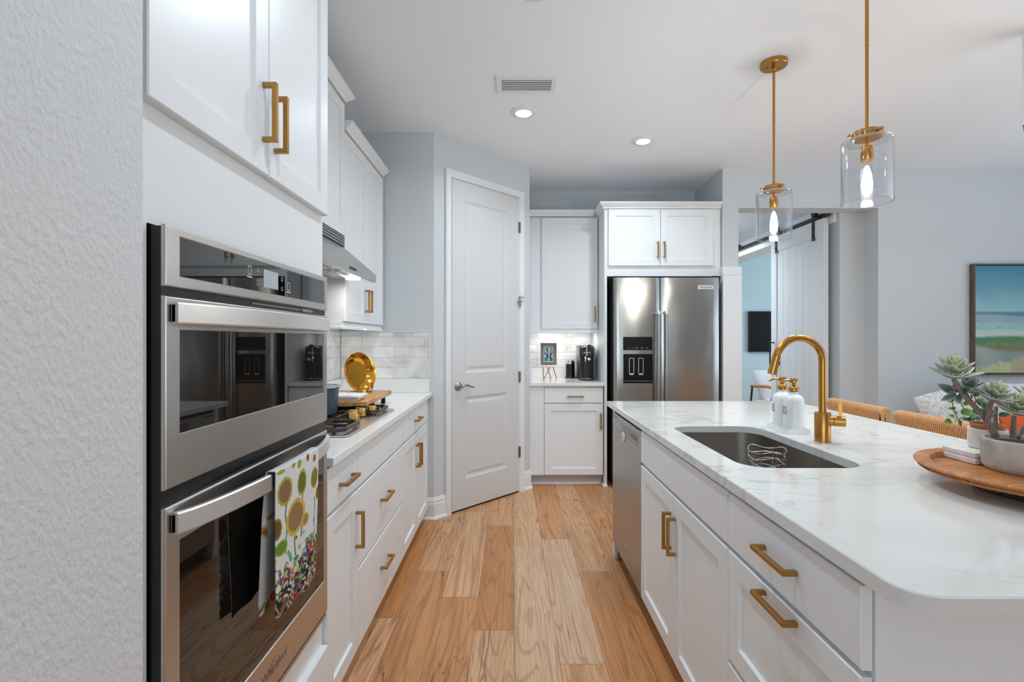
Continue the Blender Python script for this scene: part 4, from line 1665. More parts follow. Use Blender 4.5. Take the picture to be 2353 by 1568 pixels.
b.lathe([(0.0128, 0.0), (0.0142, 0.001), (0.0142, 0.006), (0.0138, 0.008), (0.0160, 0.068), (0.0155, 0.072), (0.011, 0.073), (0.010, 0.070), (0.001, 0.070)], e0 + dd * 0.0005, 28, dd)
sh = b.build('spray_head', M['brass'], fc, auto=math.radians(40))
b = MB()
bq = e0 + dd * 0.034 + Vector((0.0145, -0.002, 0.004))
b.sphere(bq, 0.005, 0.006, 0.009, 12, 8)
b.build('spray_button', M['blackmetal'], sh, smooth=True)
hx = Vector((0.86, -0.5, 0)).normalized()
b = MB()
b.lathe([(0.001, 0), (0.0188, 0), (0.0188, 0.022), (0.0180, 0.0225), (0.0188, 0.023), (0.0196, 0.0235), (0.0196, 0.058), (0.0184, 0.0595), (0.001, 0.0595)], Vector((fx, fy, 0.9935)) + hx * 0.012, 28, hx)
hub = b.build('handle_hub', M['brass'], fc, auto=math.radians(35))
lp = Vector((fx, fy, 0.9935)) + hx * 0.055
hy = Vector((0.5, 0.86, 0))
b = MB()
b.prism([(-0.0075, -0.002), (0.0075, -0.002), (0.0065, 0.068), (-0.0065, 0.068)], lambda p, q, a: tuple(lp + hy * p + Vector((0, 0, q)) + hx * a), -0.0055, 0.0055)
b.build('lever', M['brass'], hub)

# ------------------------------------------------------------------ soap tray and bottles
b = MB()
tx0, tx1, ty0, ty1 = 1.104, 1.194, 1.955, 2.125
r1 = rounded(tx0, tx1, ty0, ty1, (0.004,) * 4, 3)
r2 = rounded(tx0 + 0.005, tx1 - 0.005, ty0 + 0.005, ty1 - 0.005, (0.003,) * 4, 3)
b.loops([[(x, y, 0.9143) for x, y in r1], [(x, y, 0.9345) for x, y in r1], [(x, y, 0.9345) for x, y in r2], [(x, y, 0.9205) for x, y in r2]])
o = b.build('soap_tray', M['white'])
tag(o, 'rectangular white tray holding the two soap bottles beside the sink', 'tray')


def soap(x, y, word, label, turn):
    t = thing('soap_bottle', label, 'soap dispenser', (x, y, 0.9207))
    b = MB()
    b.lathe([(0.001, 0), (0.0355, 0), (0.0375, 0.002), (0.0380, 0.006), (0.0380, 0.118), (0.0365, 0.130), (0.030, 0.142), (0.020, 0.148), (0.0165, 0.150), (0.0160, 0.160), (0.001, 0.160)], (x, y, 0.9208), 44)
    bt = b.build('bottle', M['white'], t, auto=math.radians(65))
    rr = 0.0383
    z0 = 0.9208 + 0.083

    def bend(u, v, ww):
        a = turn + u / rr
        return Vector((x + (rr + ww) * math.cos(a), y + (rr + ww) * math.sin(a), z0 + v))
    text_part('lettering', word, 0.046, (x, y, z0), (1, 0, 0), (0, 0, 1), M['inkgrey'], bt, 0.0004, bend=bend, xs=0.40)
    b = MB()
    b.lathe([(0.001, 0), (0.0178, 0), (0.0185, 0.003), (0.0185, 0.014), (0.012, 0.024), (0.0075, 0.026), (0.0065, 0.032), (0.0085, 0.034), (0.0145, 0.036), (0.0145, 0.052), (0.0130, 0.0545), (0.001, 0.055)], (x, y, 0.9208 + 0.1603), 28)
    pm = b.build('pump', M['brass'], t, auto=math.radians(35))
    b = MB()
    zz = 0.9208 + 0.1603 + 0.046
    b.tube([(x - 0.010, y, zz), (x - 0.030, y, zz), (x - 0.046, y, zz - 0.003), (x - 0.058, y, zz - 0.011)], [0.005, 0.0045, 0.004, 0.0032], 12)
    b.build('spout', M['brass'], pm, smooth=True)


soap(1.149, 2.078, 'DISHES', 'white dish soap bottle with gold pump, the one toward the fridge on the tray', math.radians(-212))
soap(1.150, 1.997, 'HANDS', 'white hand soap bottle with gold pump, the one nearer the faucet on the tray', math.radians(-205))

# ================================================================== BACK RUN
bc = thing('coffee_cabinet', 'white base cabinet with one drawer and one door under the coffee machine', 'cabinet', (0.5, 4.6, 0))
carcass(PB_, B.x + 0.003, 0.808, 0.625, bc)
b = MB()
b.rbox(PB_, B.x + 0.003, 0.283, 0.10, 0.884, -0.003, -0.0203)
b.build('filler_strip', M['cab'], bc)
front(PB_, 'drawer', 0.285, 0.806, 0.735, 0.868, bc, ('h', 0.560, 0.795))
front(PB_, 'door', 0.285, 0.806, 0.10, 0.727, bc, ('v', 0.782, 0.578))
b = MB()
b.sweep([(B.x + 0.004, 4.394), (0.799, 4.394)], [(0, 0), (0.012, 0), (0.012, 0.010), (0.006, 0.018), (0, 0.018)], 0, side=-1)
b.build('shoe_molding', M['trim'], bc)

cw = thing('coffee_worktop', 'white quartz worktop carrying the coffee machine', 'countertop', (0.5, 4.6, 0.885))
b = MB()
slab(b, [(B.x + 0.002, 4.290), (0.814, 4.290), (0.814, BY - 0.001), (B.x + 0.002, BY - 0.001)], WT, 0.914)
b.build('slab', M['quartz_plain'], cw)
b = MB()
b.box(B.x + 0.0005, B.x + 0.020, 4.292, BY - 0.0205, 0.9142, 1.014, 0.002)
b.box(B.x + 0.0205, 0.814, BY - 0.020, BY - 0.0005, 0.9142, 1.014, 0.002)
b.build('upstand', M['quartz_plain'], cw)

PUB = lambda u, v, ww: (u, 4.590 - ww, v)
uc = thing('upper_cabinet', 'white single-door upper cabinet above the coffee machine', 'cabinet', (0.5, 4.7, 1.39))
b = MB()
b.rbox(PUB, B.x + 0.003, 0.812, 1.388, 2.448, -0.0205, -0.349)
b.build('carcass', M['cab'], uc)
front(PUB, 'door', 0.279, 0.806, 1.391, 2.440, uc, ('v', 0.779, 1.535))
crown_run('crown_molding', [(B.x + 0.003, 4.586), (0.765, 4.586)], 2.4485, uc, -1)
b = MB()
b.sweep([(B.x + 0.003, 4.600), (0.812, 4.600)], RAIL, 1.3535, -1)
b.build('light_rail', M['cab'], uc)

PFC = lambda u, v, ww: (u, 4.290 - ww, v)
sr = thing('fridge_surround', 'white deep cabinet and side panel built around the fridge', 'cabinet', (1.3, 4.6, 0))
b = MB()
b.box(0.815, 0.838, 4.3105, BY - 0.001, 0, 2.445)
b.build('side_panel', M['cab'], sr)
b = MB()
b.box(0.8385, 1.838, 4.3105, BY - 0.001, 1.852, 2.445)
b.build('carcass', M['cab'], sr)
front(PFC, 'door', 0.846, 1.3035, 1.939, 2.440, sr, ('v', 1.276, 2.080))
front(PFC, 'door', 1.3035, 1.766, 1.939, 2.440, sr, ('v', 1.333, 2.080))
crown_run('crown_molding', [(0.814, 4.585), (0.814, 4.306), (1.838, 4.306)], 2.4455, sr, -1)
b = MB()
b.sweep([(0.8145, 4.38), (0.8145, 4.310), (0.8385, 4.310)], [(0, 0), (0.014, 0), (0.014, 0.010), (0.006, 0.020), (0, 0.020)], 0, side=-1)
b.build('shoe_molding', M['trim'], sr)

# ------------------------------------------------------------------ fridge
fr = thing('refrigerator', 'stainless side-by-side refrigerator with black ice and water dispenser', 'refrigerator', (1.33, 4.5, 0))
YD = 4.200
b = MB()
b.box(0.884, 1.778, YD + 0.075, 4.92, 0.03, 1.815, 0.004)
b.build('case', mat('dark_grey_case', S(60, 58, 56), 0.4), fr)
b = MB()
b.box(0.90, 1.76, YD + 0.08, 4.88, 0.0, 0.0295)
b.build('base', M['black'], fr)


def fdoor(x0, x1, name):
    b = MB()
    L = []
    n = 18
    lo, hi = 0.055, 1.827
    prof = []
    for i in range(n + 1):
        s = i / n
        x = x0 + (x1 - x0) * s
        e = min(s, 1 - s) * (x1 - x0)
        cv = 0.010 * (1 - (2 * s - 1) ** 2)
        rd = 0.0 if e > 0.014 else 0.010 * (1 - math.sqrt(max(0, 1 - (1 - e / 0.014) ** 2)))
        prof.append((x, YD + 0.010 - cv + rd))
    prof += [(x1, YD + 0.070), (x0, YD + 0.070)]
    b.loops([[(x, y, z) for x, y in prof] for z in (lo, hi)])
    return b.build(name, M['fridge'], fr, auto=math.radians(30))


XS = 1.277
dl = fdoor(0.878, XS - 0.003, 'freezer_door')
dr_ = fdoor(XS + 0.003, 1.785, 'fridge_door')
for x, par in ((XS - 0.033, dl), (XS + 0.033, dr_)):
    b = MB()
    b.tube([(x, YD - 0.050, 0.56), (x, YD - 0.050, 1.515)], 0.0145, 20)
    hh = b.build('handle', M['steel_v'], par, auto=math.radians(40))
    for z in (0.53, 1.505):
        b = MB()
        b.lathe([(0.001, 0), (0.0165, 0.001), (0.0175, 0.004), (0.0175, 0.028), (0.0165, 0.031), (0.001, 0.032)], (x, YD - 0.050, z), 22)
        b.cyl((x, YD + 0.004, z + 0.016), (x, YD - 0.040, z + 0.016), 0.0125, n=16)
        b.build('handle_mount', M['chrome'], hh, auto=math.radians(40))
PF = lambda u, v, ww: (u, YD - ww, v)
xo = lambda px: (px - 1176) * YD / 1125
zo = lambda py: CAM_H - (py - 781) * YD / 1125
b = MB()
b.rbox(PF, xo(1432), xo(1499), zo(805), zo(774.5), -0.005, 0.0015, 0.0012)
dp = b.build('dispenser_display', M['screen'], dl)
for k, (s, px) in enumerate((('ICE', 1445.5), ('OR', 1453.5), ('WATER', 1462.5), ('LIGHT', 1475), ('LOCK', 1486.5))):
    text_part('display_lettering', s, 0.0085, PF(xo(px), zo(800), 0.0018), (1, 0, 0), (0, 0, 1), M['inkwhite'], dp, 0.0003, xs=0.9)
u0, u1, v0, v1 = xo(1432.5), xo(1499.5), zo(881), zo(814)
b = MB()
b.loops([rect_loop(PF, u0, u1, v0, v1, 0.0), rect_loop(PF, u0, u1, v0, v1, 0.0035), rect_loop(PF, u0 + .006, u1 - .006, v0 + .006, v1 - .006, 0.0035),
         rect_loop(PF, u0 + .008, u1 - .008, v0 + .008, v1 - .008, -0.002)])
dn = b.build('dispenser_niche', M['screen'], dl)
for px in (1451, 1472.5):
    b = MB()
    a0, a1, c0, c1 = xo(px - 5.8), xo(px + 5.8), zo(862), zo(823)
    for q in ((a0, a0 + .004, c0, c1), (a1 - .004, a1, c0, c1), (a0, a1, c1 - .004, c1), (a0, a1, c0, c0 + 0.014)):
        b.rbox(PF, *q, -0.0015, 0.004)
    b.build('dispenser_paddle', M['chrome'], dn)
b = MB()
b.rbox(PF, u0 + 0.01, u1 - 0.01, zo(876.5), zo(875.3), -0.001, 0.0036)
b.build('drip_rail', M['nickel'], dn)
b = MB()
b.rbox(PF, xo(1604), xo(1640), zo(665), zo(655.5), -0.004, 0.002, 0.0008)
bd_ = b.build('badge', mat('badge_silver', S(206, 204, 200), 0.4, 0.0), dr_)
text_part('badge_lettering', 'KitchenAid', 0.024, PF((xo(1604) + xo(1640)) / 2, zo(660.3), 0.0022), (1, 0, 0), (0, 0, 1), M['black'], bd_, 0.0004, xs=0.92)
for xa in (0.882, 1.722):
    b = MB()
    b.box(xa, xa + 0.058, YD + 0.01, YD + 0.09, 1.8275, 1.842, 0.003)
    b.build('hinge_cover', M['black'], fr)

# ------------------------------------------------------------------ coffee counter items
st = thing('cake_stand', 'small white round stand on brass hairpin legs under the framed picture', 'stand', (0.350, 4.69, 0.914))
b = MB()
b.lathe([(0.001, 0), (0.096, 0), (0.100, 0.003), (0.100, 0.011), (0.097, 0.014), (0.001, 0.014)], (0.350, 4.69, 1.038), 40)
b.build('top', M['white'], st, auto=math.radians(35))
for (a0, b0, a1, b1) in ((-0.052, -0.03, -0.048, -0.045), (0.02, -0.01, -0.046, -0.045), (0.045, 0.03, 0.083, 0.05), (-0.01, 0.05, 0.03, 0.07)):
    b = MB()
    b.tube([(0.350 + a0, 4.69 + b0, 1.0385), (0.350 + a1, 4.69 + b1, 0.9168)], 0.0042, 8)
    b.build('leg', M['pullbrass'], st, smooth=True)

pf = thing('framed_picture', 'small grey wood framed picture of dark branches in teal vases', 'picture', (0.352, 4.70, 1.0525))
fx0, fx1, fz0, fz1 = 0.276, 0.428, 1.0528, 1.262
tilt = 0.10
PPF = lambda u, v, ww: (u, 4.675 + (v - fz0) * tilt - ww, fz0 + (v - fz0) * math.cos(tilt))
b = MB()
fw = 0.026
for q in ((fx0, fx0 + fw, fz0, fz1), (fx1 - fw, fx1, fz0, fz1), (fx0 + fw, fx1 - fw, fz0, fz0 + fw), (fx0 + fw, fx1 - fw, fz1 - fw, fz1)):
    b.rbox(PPF, *q, -0.012, 0.012)
b.build('frame', M['greywood'], pf)


def small_pic(u, v):
    c = Vector(S(150, 176, 192)).lerp(Vector(S(196, 208, 212)), 0.5 + 0.5 * noise.noise(Vector((u * 4, v * 4, 0))))
    if v < 0.13:
        c = Vector(S(206, 208, 204))
    for cx, hw, col in ((0.26, 0.15, S(36, 140, 150)), (0.74, 0.15, S(30, 120, 110))):
        if 0.06 < v < 0.30 and abs(u - cx) < hw * (1 if v < 0.24 else 0.7):
            c = Vector(col) * (0.8 + 0.6 * abs(noise.noise(Vector((u * 9, v * 9, 3)))))

    def br(x0, y0, x1, y1, w0):
        t = max(0, min(1, ((u - x0) * (x1 - x0) + (v - y0) * (y1 - y0)) / ((x1 - x0) ** 2 + (y1 - y0) ** 2)))
        return math.hypot(u - x0 - t * (x1 - x0), (v - y0 - t * (y1 - y0)) * 1.3) < w0 * (1 - 0.5 * t)
    for q in ((0.42, 0.28, 0.42, 0.72, .06), (0.42, 0.66, 0.2, 0.86, .04), (0.42, 0.7, 0.36, 0.95, .035), (0.42, 0.34, 0.08, 0.6, .045),
              (0.66, 0.28, 0.74, 0.7, .055), (0.74, 0.66, 0.7, 0.95, .035), (0.68, 0.4, 0.95, 0.66, .045), (0.3, 0.44, 0.1, 0.72, .03)):
        if br(*q):
            c = Vector(S(26, 26, 32))
    if 0.47 < u < 0.56 and v < 0.36:
        c = Vector(S(190, 176, 150))
    return tuple(c)


def painted_panel(name, P, u0, u1, v0, v1, w, nu, nv, fn, m, parent):
    b = MB()
    bm = b.bm
    vs = [[bm.verts.new(P(u0 + (u1 - u0) * i / nu, v0 + (v1 - v0) * j / nv, w)) for i in range(nu + 1)] for j in range(nv + 1)]
    cs = [fn(i / nu, j / nv) for j in range(nv + 1) for i in range(nu + 1)]
    for j in range(nv):
        for i in range(nu):
            bm.faces.new([vs[j][i], vs[j][i + 1], vs[j + 1][i + 1], vs[j + 1][i]])
    bk = [bm.verts.new(P(u, v, w - 0.004)) for u, v in ((u0, v0), (u1, v0), (u1, v1), (u0, v1))]
    cs += [(0.3, 0.3, 0.3)] * 4
    bm.faces.new(bk[::-1])
    o = b.build(name, m, parent, norm=False)
    set_col(o, lambda i, co: cs[i])
    return o


painted_panel('print', PPF, fx0 + fw, fx1 - fw, fz0 + fw, fz1 - fw, -0.002, 120, 168, small_pic, M['canvas'], pf)

fo = thing('milk_frother', 'short black cylindrical milk frother with chrome collar', 'milk frother', (0.585, 4.84, 0.914))
b = MB()
b.lathe([(0.001, 0), (0.050, 0), (0.052, 0.003), (0.052, 0.010), (0.046, 0.014), (0.0445, 0.020), (0.0435, 0.140), (0.001, 0.140)], (0.577, 4.832, 0.9145), 36)
b.build('body', M['black'], fo, auto=math.radians(35))
b = MB()
b.lathe([(0.0438, 0.1402), (0.0445, 0.142), (0.044, 0.156), (0.040, 0.160), (0.0405, 0.164), (0.043, 0.166), (0.042, 0.174), (0.030, 0.178), (0.001, 0.179)], (0.577, 4.832, 0.9145), 36)
b.build('collar', M['chrome'], fo, auto=math.radians(35))

cm = thing('coffee_machine', 'tall black capsule coffee machine with chrome drip tray', 'coffee machine', (0.705, 4.66, 0.914))
cx, cyy = 0.705, 4.615
b = MB()
prof = rounded(cx - 0.066, cx + 0.066, 4.565, 4.86, (0.05, 0.05, 0.03, 0.03), 8)
b.loops([[(x, y, 0.925) for x, y in prof], [(x, y, 1.235) for x, y in prof]])
b.build('body', M['black'], cm, auto=math.radians(35))
b = MB()
p2 = rounded(cx - 0.073, cx + 0.073, 4.535, 4.865, (0.07, 0.07, 0.03, 0.03), 8)
p3 = rounded(cx - 0.062, cx + 0.062, 4.548, 4.85, (0.058, 0.058, 0.03, 0.03), 8)
b.loops([[(x, y, 1.135) for x, y in p3], [(x, y, 1.140) for x, y in p2], [(x, y, 1.222) for x, y in p2], [(x, y, 1.229) for x, y in p3]])
b.build('head', M['bglass'], cm, auto=math.radians(35))
b = MB()
b.sphere((cx + 0.018, 4.62, 1.228), 0.036, 0.05, 0.022, 24, 10)
b.build('lid', M['bglass'], cm, smooth=True)
b = MB()
b.cyl((cx - 0.022, 4.528, 1.118), (cx - 0.022, 4.546, 1.130), 0.008, 0.010, 16)
b.tube([(cx - 0.022, 4.53, 1.135), (cx - 0.024, 4.517, 1.12), (cx - 0.026, 4.518, 1.09)], 0.005, 10)
b.lathe([(0.001, 0), (0.014, 0.0), (0.015, 0.003), (0.001, 0.005)], (cx + 0.012, 4.533, 1.112), 20, (0, -1, 0))
b.build('spout', M['chrome'], cm, smooth=True)
b = MB()
b.lathe([(0.001, 0), (0.070, 0), (0.072, 0.003), (0.072, 0.012), (0.060, 0.014), (0.001, 0.014)], (cx, 4.588, 0.9145), 36)
b.box(cx - 0.068, cx + 0.068, 4.588, 4.86, 0.9145, 0.926)
b.build('base', M['black'], cm, auto=math.radians(35))
b = MB()
b.lathe([(0.001, 0.0), (0.055, 0.0), (0.058, 0.002), (0.055, 0.006), (0.001, 0.0065)], (cx - 0.005, 4.575, 0.9287), 32)
b.build('drip_tray', M['chrome'], cm, auto=math.radians(35))


def cbend(u, v, ww):
    u -= 0.008
    k = 1 if u > 0 else -1
    e = min(abs(u), 0.003)
    a = (abs(u) - e) / 0.0705
    return Vector((cx + k * (e + (0.0706 + ww) * math.sin(a)), 4.605 - (0.0706 + ww) * math.cos(a), 1.172 + v))


text_part('lettering', 'NESPRESSO', 0.0165, (cx, 4.535, 1.165), (1, 0, 0), (0, 0, 1), M['inkwhite'], cm, 0.0006, bend=cbend, xs=0.80)
b = MB()
b.tube([(0.628, 4.84, 0.921), (0.640, 4.875, 0.9188), (0.66, 4.89, 0.9188)], 0.0035, 8)
b.build('frother_cord', M['black'], fo, smooth=True)
b = MB()
b.tube([(cx + 0.064, 4.80, 1.10), (cx + 0.078, 4.81, 1.07), (cx + 0.086, 4.815, 1.02), (cx + 0.082, 4.81, 0.96), (cx + 0.074, 4.80, 0.92)], 0.0038, 8)
b.build('power_cord', M['black'], cm, smooth=True)

# ================================================================== CEILING FIXTURES
def downlight(x, y, label, watts=11.0, CEIL=CEIL):
    t = thing('downlight', label, 'ceiling light', (x, y, CEIL), 'recessed ceiling downlights')
    b = MB()
    b.lathe([(0.045, -0.0012), (0.052, -0.010), (0.078, -0.008), (0.085, -0.003), (0.085, -0.0006), (0.045, -0.0006)], (x, y, CEIL), 48)
    b.build('trim_ring', M['trim'], t, smooth=True)
    b = MB()
    b.lathe([(0.0515, -0.0098), (0.049, -0.0125), (0.030, -0.0155), (0.001, -0.0165)], (x, y, CEIL), 40)
    b.build('lens', M['lamp'], t, smooth=True)
    area('downlight_beam', (x, y, CEIL - 0.019), (x, y, 0), 0.10, 0.10, watts, (0.79, 0.905, 1.0), t, shape='DISK', spread=2.5)


downlight(0.077, 3.22, 'lit recessed ceiling downlight just beyond the air vent', 6.5)
downlight(0.987, 3.677, 'lit recessed ceiling downlight in front of the fridge cabinet')
downlight(0.10, 2.08, 'lit recessed ceiling downlight above the middle of the aisle, cut by the upper picture edge')
downlight(0.10, 0.85, 'lit recessed ceiling downlight nearest above the oven tower', 6.0)
downlight(2.9, 2.6, 'unseen downlight added over the living area to even the light')  # out-of-view lamp added for more even light
downlight(2.9, 0.6, 'unseen downlight added over the near living area to even the light')  # second out-of-view lamp added for the same evening out

downlight(2.45, 6.1, 'unseen downlight added to brighten the hall behind the barn door', 30, 2.69)  # lamp added out of sight because the hall was too dark

av = thing('air_vent', 'white louvred ceiling air vent above the aisle', 'vent', (0.087, 2.862, CEIL))
b = MB()
vx0, vx1, vy0, vy1 = -0.093, 0.266, 2.765, 2.965
ix0, ix1, iy0, iy1 = vx0 + 0.034, vx1 - 0.034, vy0 + 0.040, vy1 - 0.034
b.loops([[(x, y, z) for x, y in ((a0, c0), (a1, c0), (a1, c1), (a0, c1))] for a0, a1, c0, c1, z in
         ((vx0, vx1, vy0, vy1, CEIL - 0.0006), (vx0, vx1, vy0, vy1, CEIL - 0.006), (vx0 + .006, vx1 - .006, vy0 + .006, vy1 - .006, CEIL - 0.010),
          (ix0, ix1, iy0, iy1, CEIL - 0.010), (ix0, ix1, iy0, iy1, CEIL - 0.0008))], cap1=False)
b.build('frame', M['trim'], av)
b = MB()
b.box(ix0, ix1, iy0, iy1, CEIL - 0.0012, CEIL - 0.0007)
b.build('duct_shadow', M['shade_dark'], av)  # dark sheet painted as the shade behind the louvres
for k in range(6):
    y = iy0 + 0.006 + k * (iy1 - iy0 - 0.008) / 5.6
    b = MB()
    b.prism([(y, CEIL - 0.0112), (y + 0.014, CEIL - 0.0095), (y + 0.014, CEIL - 0.0080), (y, CEIL - 0.0097)], lambda p, q, a: (a, p, q), ix0 + .001, ix1 - .001)
    b.build('louvre', M['trim'], av)
for x in (vx0 + 0.018, vx1 - 0.018):
    b = MB()
    b.lathe([(0.001, -0.0115), (0.003, -0.0112), (0.0035, -0.010)], (x, 2.862, CEIL), 12)
    b.build('screw', M['nickel'], av)


# ------------------------------------------------------------------ pendants
def pendant(x, y, label):
    t = thing('pendant_light', label, 'pendant light', (x, y, CEIL), 'brass and clear glass pendants over the island')
    b = MB()
    b.lathe([(0.001, -0.026), (0.064, -0.026), (0.0665, -0.023), (0.0665, -0.001), (0.001, -0.001)], (x, y, CEIL), 40)
    cp_ = b.build('canopy', M['brass'], t, auto=math.radians(35))
    b = MB()
    for sx in (-0.03, 0.03):
        b.lathe([(0.001, 0), (0.004, 0.001), (0.004, 0.004), (0.001, 0.005)], (x + sx, y + 0.01, CEIL - 0.031), 10)
    b.lathe([(0.0065, 0), (0.010, 0.004), (0.010, 0.018)], (x, y, CEIL - 0.044), 16)
    b.build('canopy_screw', M['brass'], cp_)
    b = MB()
    b.tube([(x, y, CEIL - 0.030), (x, y, 2.465)], 0.0066, 12)
    b.tube([(x, y, 2.4645), (x, y, 2.118)], 0.0062, 12)
    b.lathe([(0.0064, 0), (0.0072, 0.001), (0.0072, 0.006), (0.0064, 0.007)], (x, y, 2.461), 14)
    b.build('rod', M['brass'], t, smooth=True)
    # brass cap ring holding the glass
    b = MB()
    b.lathe([(0.0065, 2.122), (0.0475, 2.122), (0.0490, 2.120), (0.0490, 2.092), (0.0470, 2.090), (0.0065, 2.0905)], (x, y, 0), 40)
    b.build('cap', M['brass'], t, auto=math.radians(35))
    for a in (0.75, 0.75 + 2 * PI / 3, 0.75 + 4 * PI / 3):
        b = MB()
        p0 = Vector((x + 0.049 * math.cos(a), y + 0.049 * math.sin(a), 2.109))
        dv = Vector((math.cos(a), math.sin(a), 0))
        b.lathe([(0.001, 0), (0.0028, 0), (0.0028, 0.009), (0.0075, 0.0095), (0.0078, 0.016), (0.0065, 0.018), (0.001, 0.0185)], p0, 16, dv)
        b.build('thumb_screw', M['brass'], t, auto=math.radians(35))
    # clear glass shade with rolled shoulder and neck
    b = MB()
    b.lathe([(0.0865, 1.838), (0.0880, 1.8395), (0.0880, 2.070), (0.0855, 2.081), (0.079, 2.0865), (0.060, 2.0885), (0.0535, 2.0905), (0.0530, 2.110),
             (0.0515, 2.110), (0.0518, 2.0893), (0.060, 2.0865), (0.078, 2.0845), (0.0838, 2.0795), (0.0860, 2.069), (0.0860, 1.8405), (0.0865, 1.838)], (x, y, 0), 56, caps=(False, False))
    gs = b.build('glass_shade', M['glass'], t, auto=math.radians(30))
    for zr, rr_ in ((1.8385, 0.0870), (2.0845, 0.0840), (2.1105, 0.0523)):
        b = MB()
        b.tube([(x + rr_ * math.cos(a), y + rr_ * math.sin(a), zr) for a in (2 * PI * k / 64 for k in range(64))], 0.0017, 6, closed=True)
        b.build('glass_rim', M['glassrim'], gs, smooth=True)
    b = MB()
    b.lathe([(0.001, 2.090), (0.007, 2.090), (0.007, 2.063), (0.0205, 2.061), (0.0215, 2.058), (0.0215, 2.006), (0.0205, 2.004), (0.001, 2.004)], (x, y, 0), 28)
    b.build('socket', M['brass'], t, auto=math.radians(35))
    b = MB()
    b.lathe([(0.013, 2.0038), (0.014, 1.995), (0.017, 1.975), (0.026, 1.935), (0.0315, 1.905), (0.0300, 1.885), (0.022, 1.868), (0.010, 1.860), (0.001, 1.859)], (x, y, 0), 32, caps=(False, True))
    bl = b.build('bulb', M['bulbglass'], t, smooth=True)
    b = MB()
    b.lathe([(0.005, 1.985), (0.010, 1.972), (0.0165, 1.945), (0.0200, 1.912), (0.0165, 1.880), (0.007, 1.867), (0.001, 1.866)], (x, y, 0), 24)
    b.build('glowing_core', M['filament'], bl, smooth=True)
    l = bpy.data.lights.new('pendant_lamp', 'POINT')
    l.energy = 16.0
    l.color = (1, 0.93, 0.82)
    l.shadow_soft_size = 0.02
    o = bpy.data.objects.new('pendant_lamp', l)
    COL.objects.link(o)
    o.parent = t
    o.location = (0, 0, 1.853 - CEIL)


pendant(1.413, 1.948, 'clear glass brass pendant nearer the camera, its rod cut by the upper picture edge')
pendant(1.413, 2.640, 'clear glass brass pendant whose round ceiling canopy is in view')

hl_ = thing('hanging_lamp', 'white cylindrical hanging lamp at the extreme picture edge', 'lamp', (2.55, 2.35, CEIL))
b = MB()
b.lathe([(0.001, 2.765), (0.053, 2.765), (0.055, 2.762), (0.055, 2.335), (0.001, 2.335)], (2.528, 2.35, 0), 40)
b.build('shade', M['whitematte'], hl_, auto=math.radians(35))
b = MB()
b.lathe([(0.001, 2.3345), (0.052, 2.3345), (0.048, 2.300), (0.001, 2.298)], (2.528, 2.35, 0), 40)
b.build('lower_ring', mat('grey_metal_ring', S(120, 118, 115), 0.4, 0.6), hl_, auto=math.radians(35))
b = MB()
b.lathe([(0.001, CEIL - 0.001), (0.04, CEIL - 0.001), (0.04, CEIL - 0.012), (0.02, CEIL - 0.02), (0.02, 2.7655), (0.001, 2.7655)], (2.528, 2.35, 0), 32)
b.build('ceiling_mount', M['whitematte'], hl_, auto=math.radians(35))

# ================================================================== HALL AND BARN DOOR
b = MB()
b.box(2.952, 2.985, 4.49, 6.72, 2.372, 2.545, 0.002)
struct(b.build('trim_barn_header', M['trim']))
tr = thing('barn_door_track', 'black steel sliding track on the white header board in the hall', 'track', (2.93, 5.5, 2.46))
b = MB()
b.box(2.926, 2.934, 4.50, 6.70, 2.438, 2.480, 0.001)
b.build('rail', M['blackmetal'], tr)
for y in (4.62, 5.15, 5.7, 6.2, 6.62):
    b = MB()
    b.cyl((2.9345, y, 2.459), (2.9515, y, 2.459), 0.012, n=14)
    b.cyl((2.920, y, 2.459), (2.9255, y, 2.459), 0.010, n=6)
    b.build('standoff_bolt', M['blackmetal'], tr)
b = MB()
b.box(2.915, 2.945, 6.30, 6.36, 2.481, 2.515, 0.003)
b.build('door_stop', M['blackmetal'], tr)
dd2 = bpy.data.objects.new('door_2', None)
dd2.location = (2.93, 5.0, 0)
COL.objects.link(dd2)
struct(dd2, 'white plank sliding barn door hanging on a black track in the hall', 'door')
PBD = lambda u, v, ww: (2.912 - ww, u, v)
b = MB()
b.rbox(PBD, 4.548, 5.467, 0.02, 2.425, -0.030, 0.0)
# raised frame and vertical plank field
L0, L1, Bz, Tz = 4.548, 5.467, 0.02, 2.425
fwid = 0.105
for q in ((L0, L0 + fwid, Bz, Tz), (L1 - fwid, L1, Bz, Tz), (L0 + fwid, L1 - fwid, Tz - 0.16, Tz), (L0 + fwid, L1 - fwid, Bz, Bz + 0.22)):
    b.rbox(PBD, *q, 0.0002, 0.016, 0.002)
nn = 6
ww_ = (L1 - L0 - 2 * fwid) / nn
for k in range(nn):
    for (za, zb) in ((Bz + 0.22, Tz - 0.16),):
        b.rbox(PBD, L0 + fwid + k * ww_ + 0.0012, L0 + fwid + (k + 1) * ww_ - 0.0012, za, zb, 0.0002, 0.006, 0.002)
b.build('panel', M['trim'], dd2)
for y in (4.70, 5.36):
    b = MB()
    b.rbox(PBD, y - 0.02, y + 0.02, 2.24, 2.50, 0.0165, 0.0225, 0.001)
    b.cyl((2.89, y, 2.50), (2.924, y, 2.50), 0.030, n=20)
    b.cyl((2.882, y, 2.29), (2.8895, y, 2.29), 0.008, n=6)
    b.cyl((2.882, y, 2.37), (2.8895, y, 2.37), 0.008, n=6)
    b.build('hanger_strap', M['blackmetal'], dd2)
b = MB()
b.tube([(2.848, 5.40, 0.98), (2.848, 5.40, 1.28)], 0.008, 10)
b.cyl((2.8955, 5.40, 1.0), (2.848, 5.40, 1.0), 0.007, n=10)
b.cyl((2.8955, 5.40, 1.26), (2.848, 5.40, 1.26), 0.007, n=10)
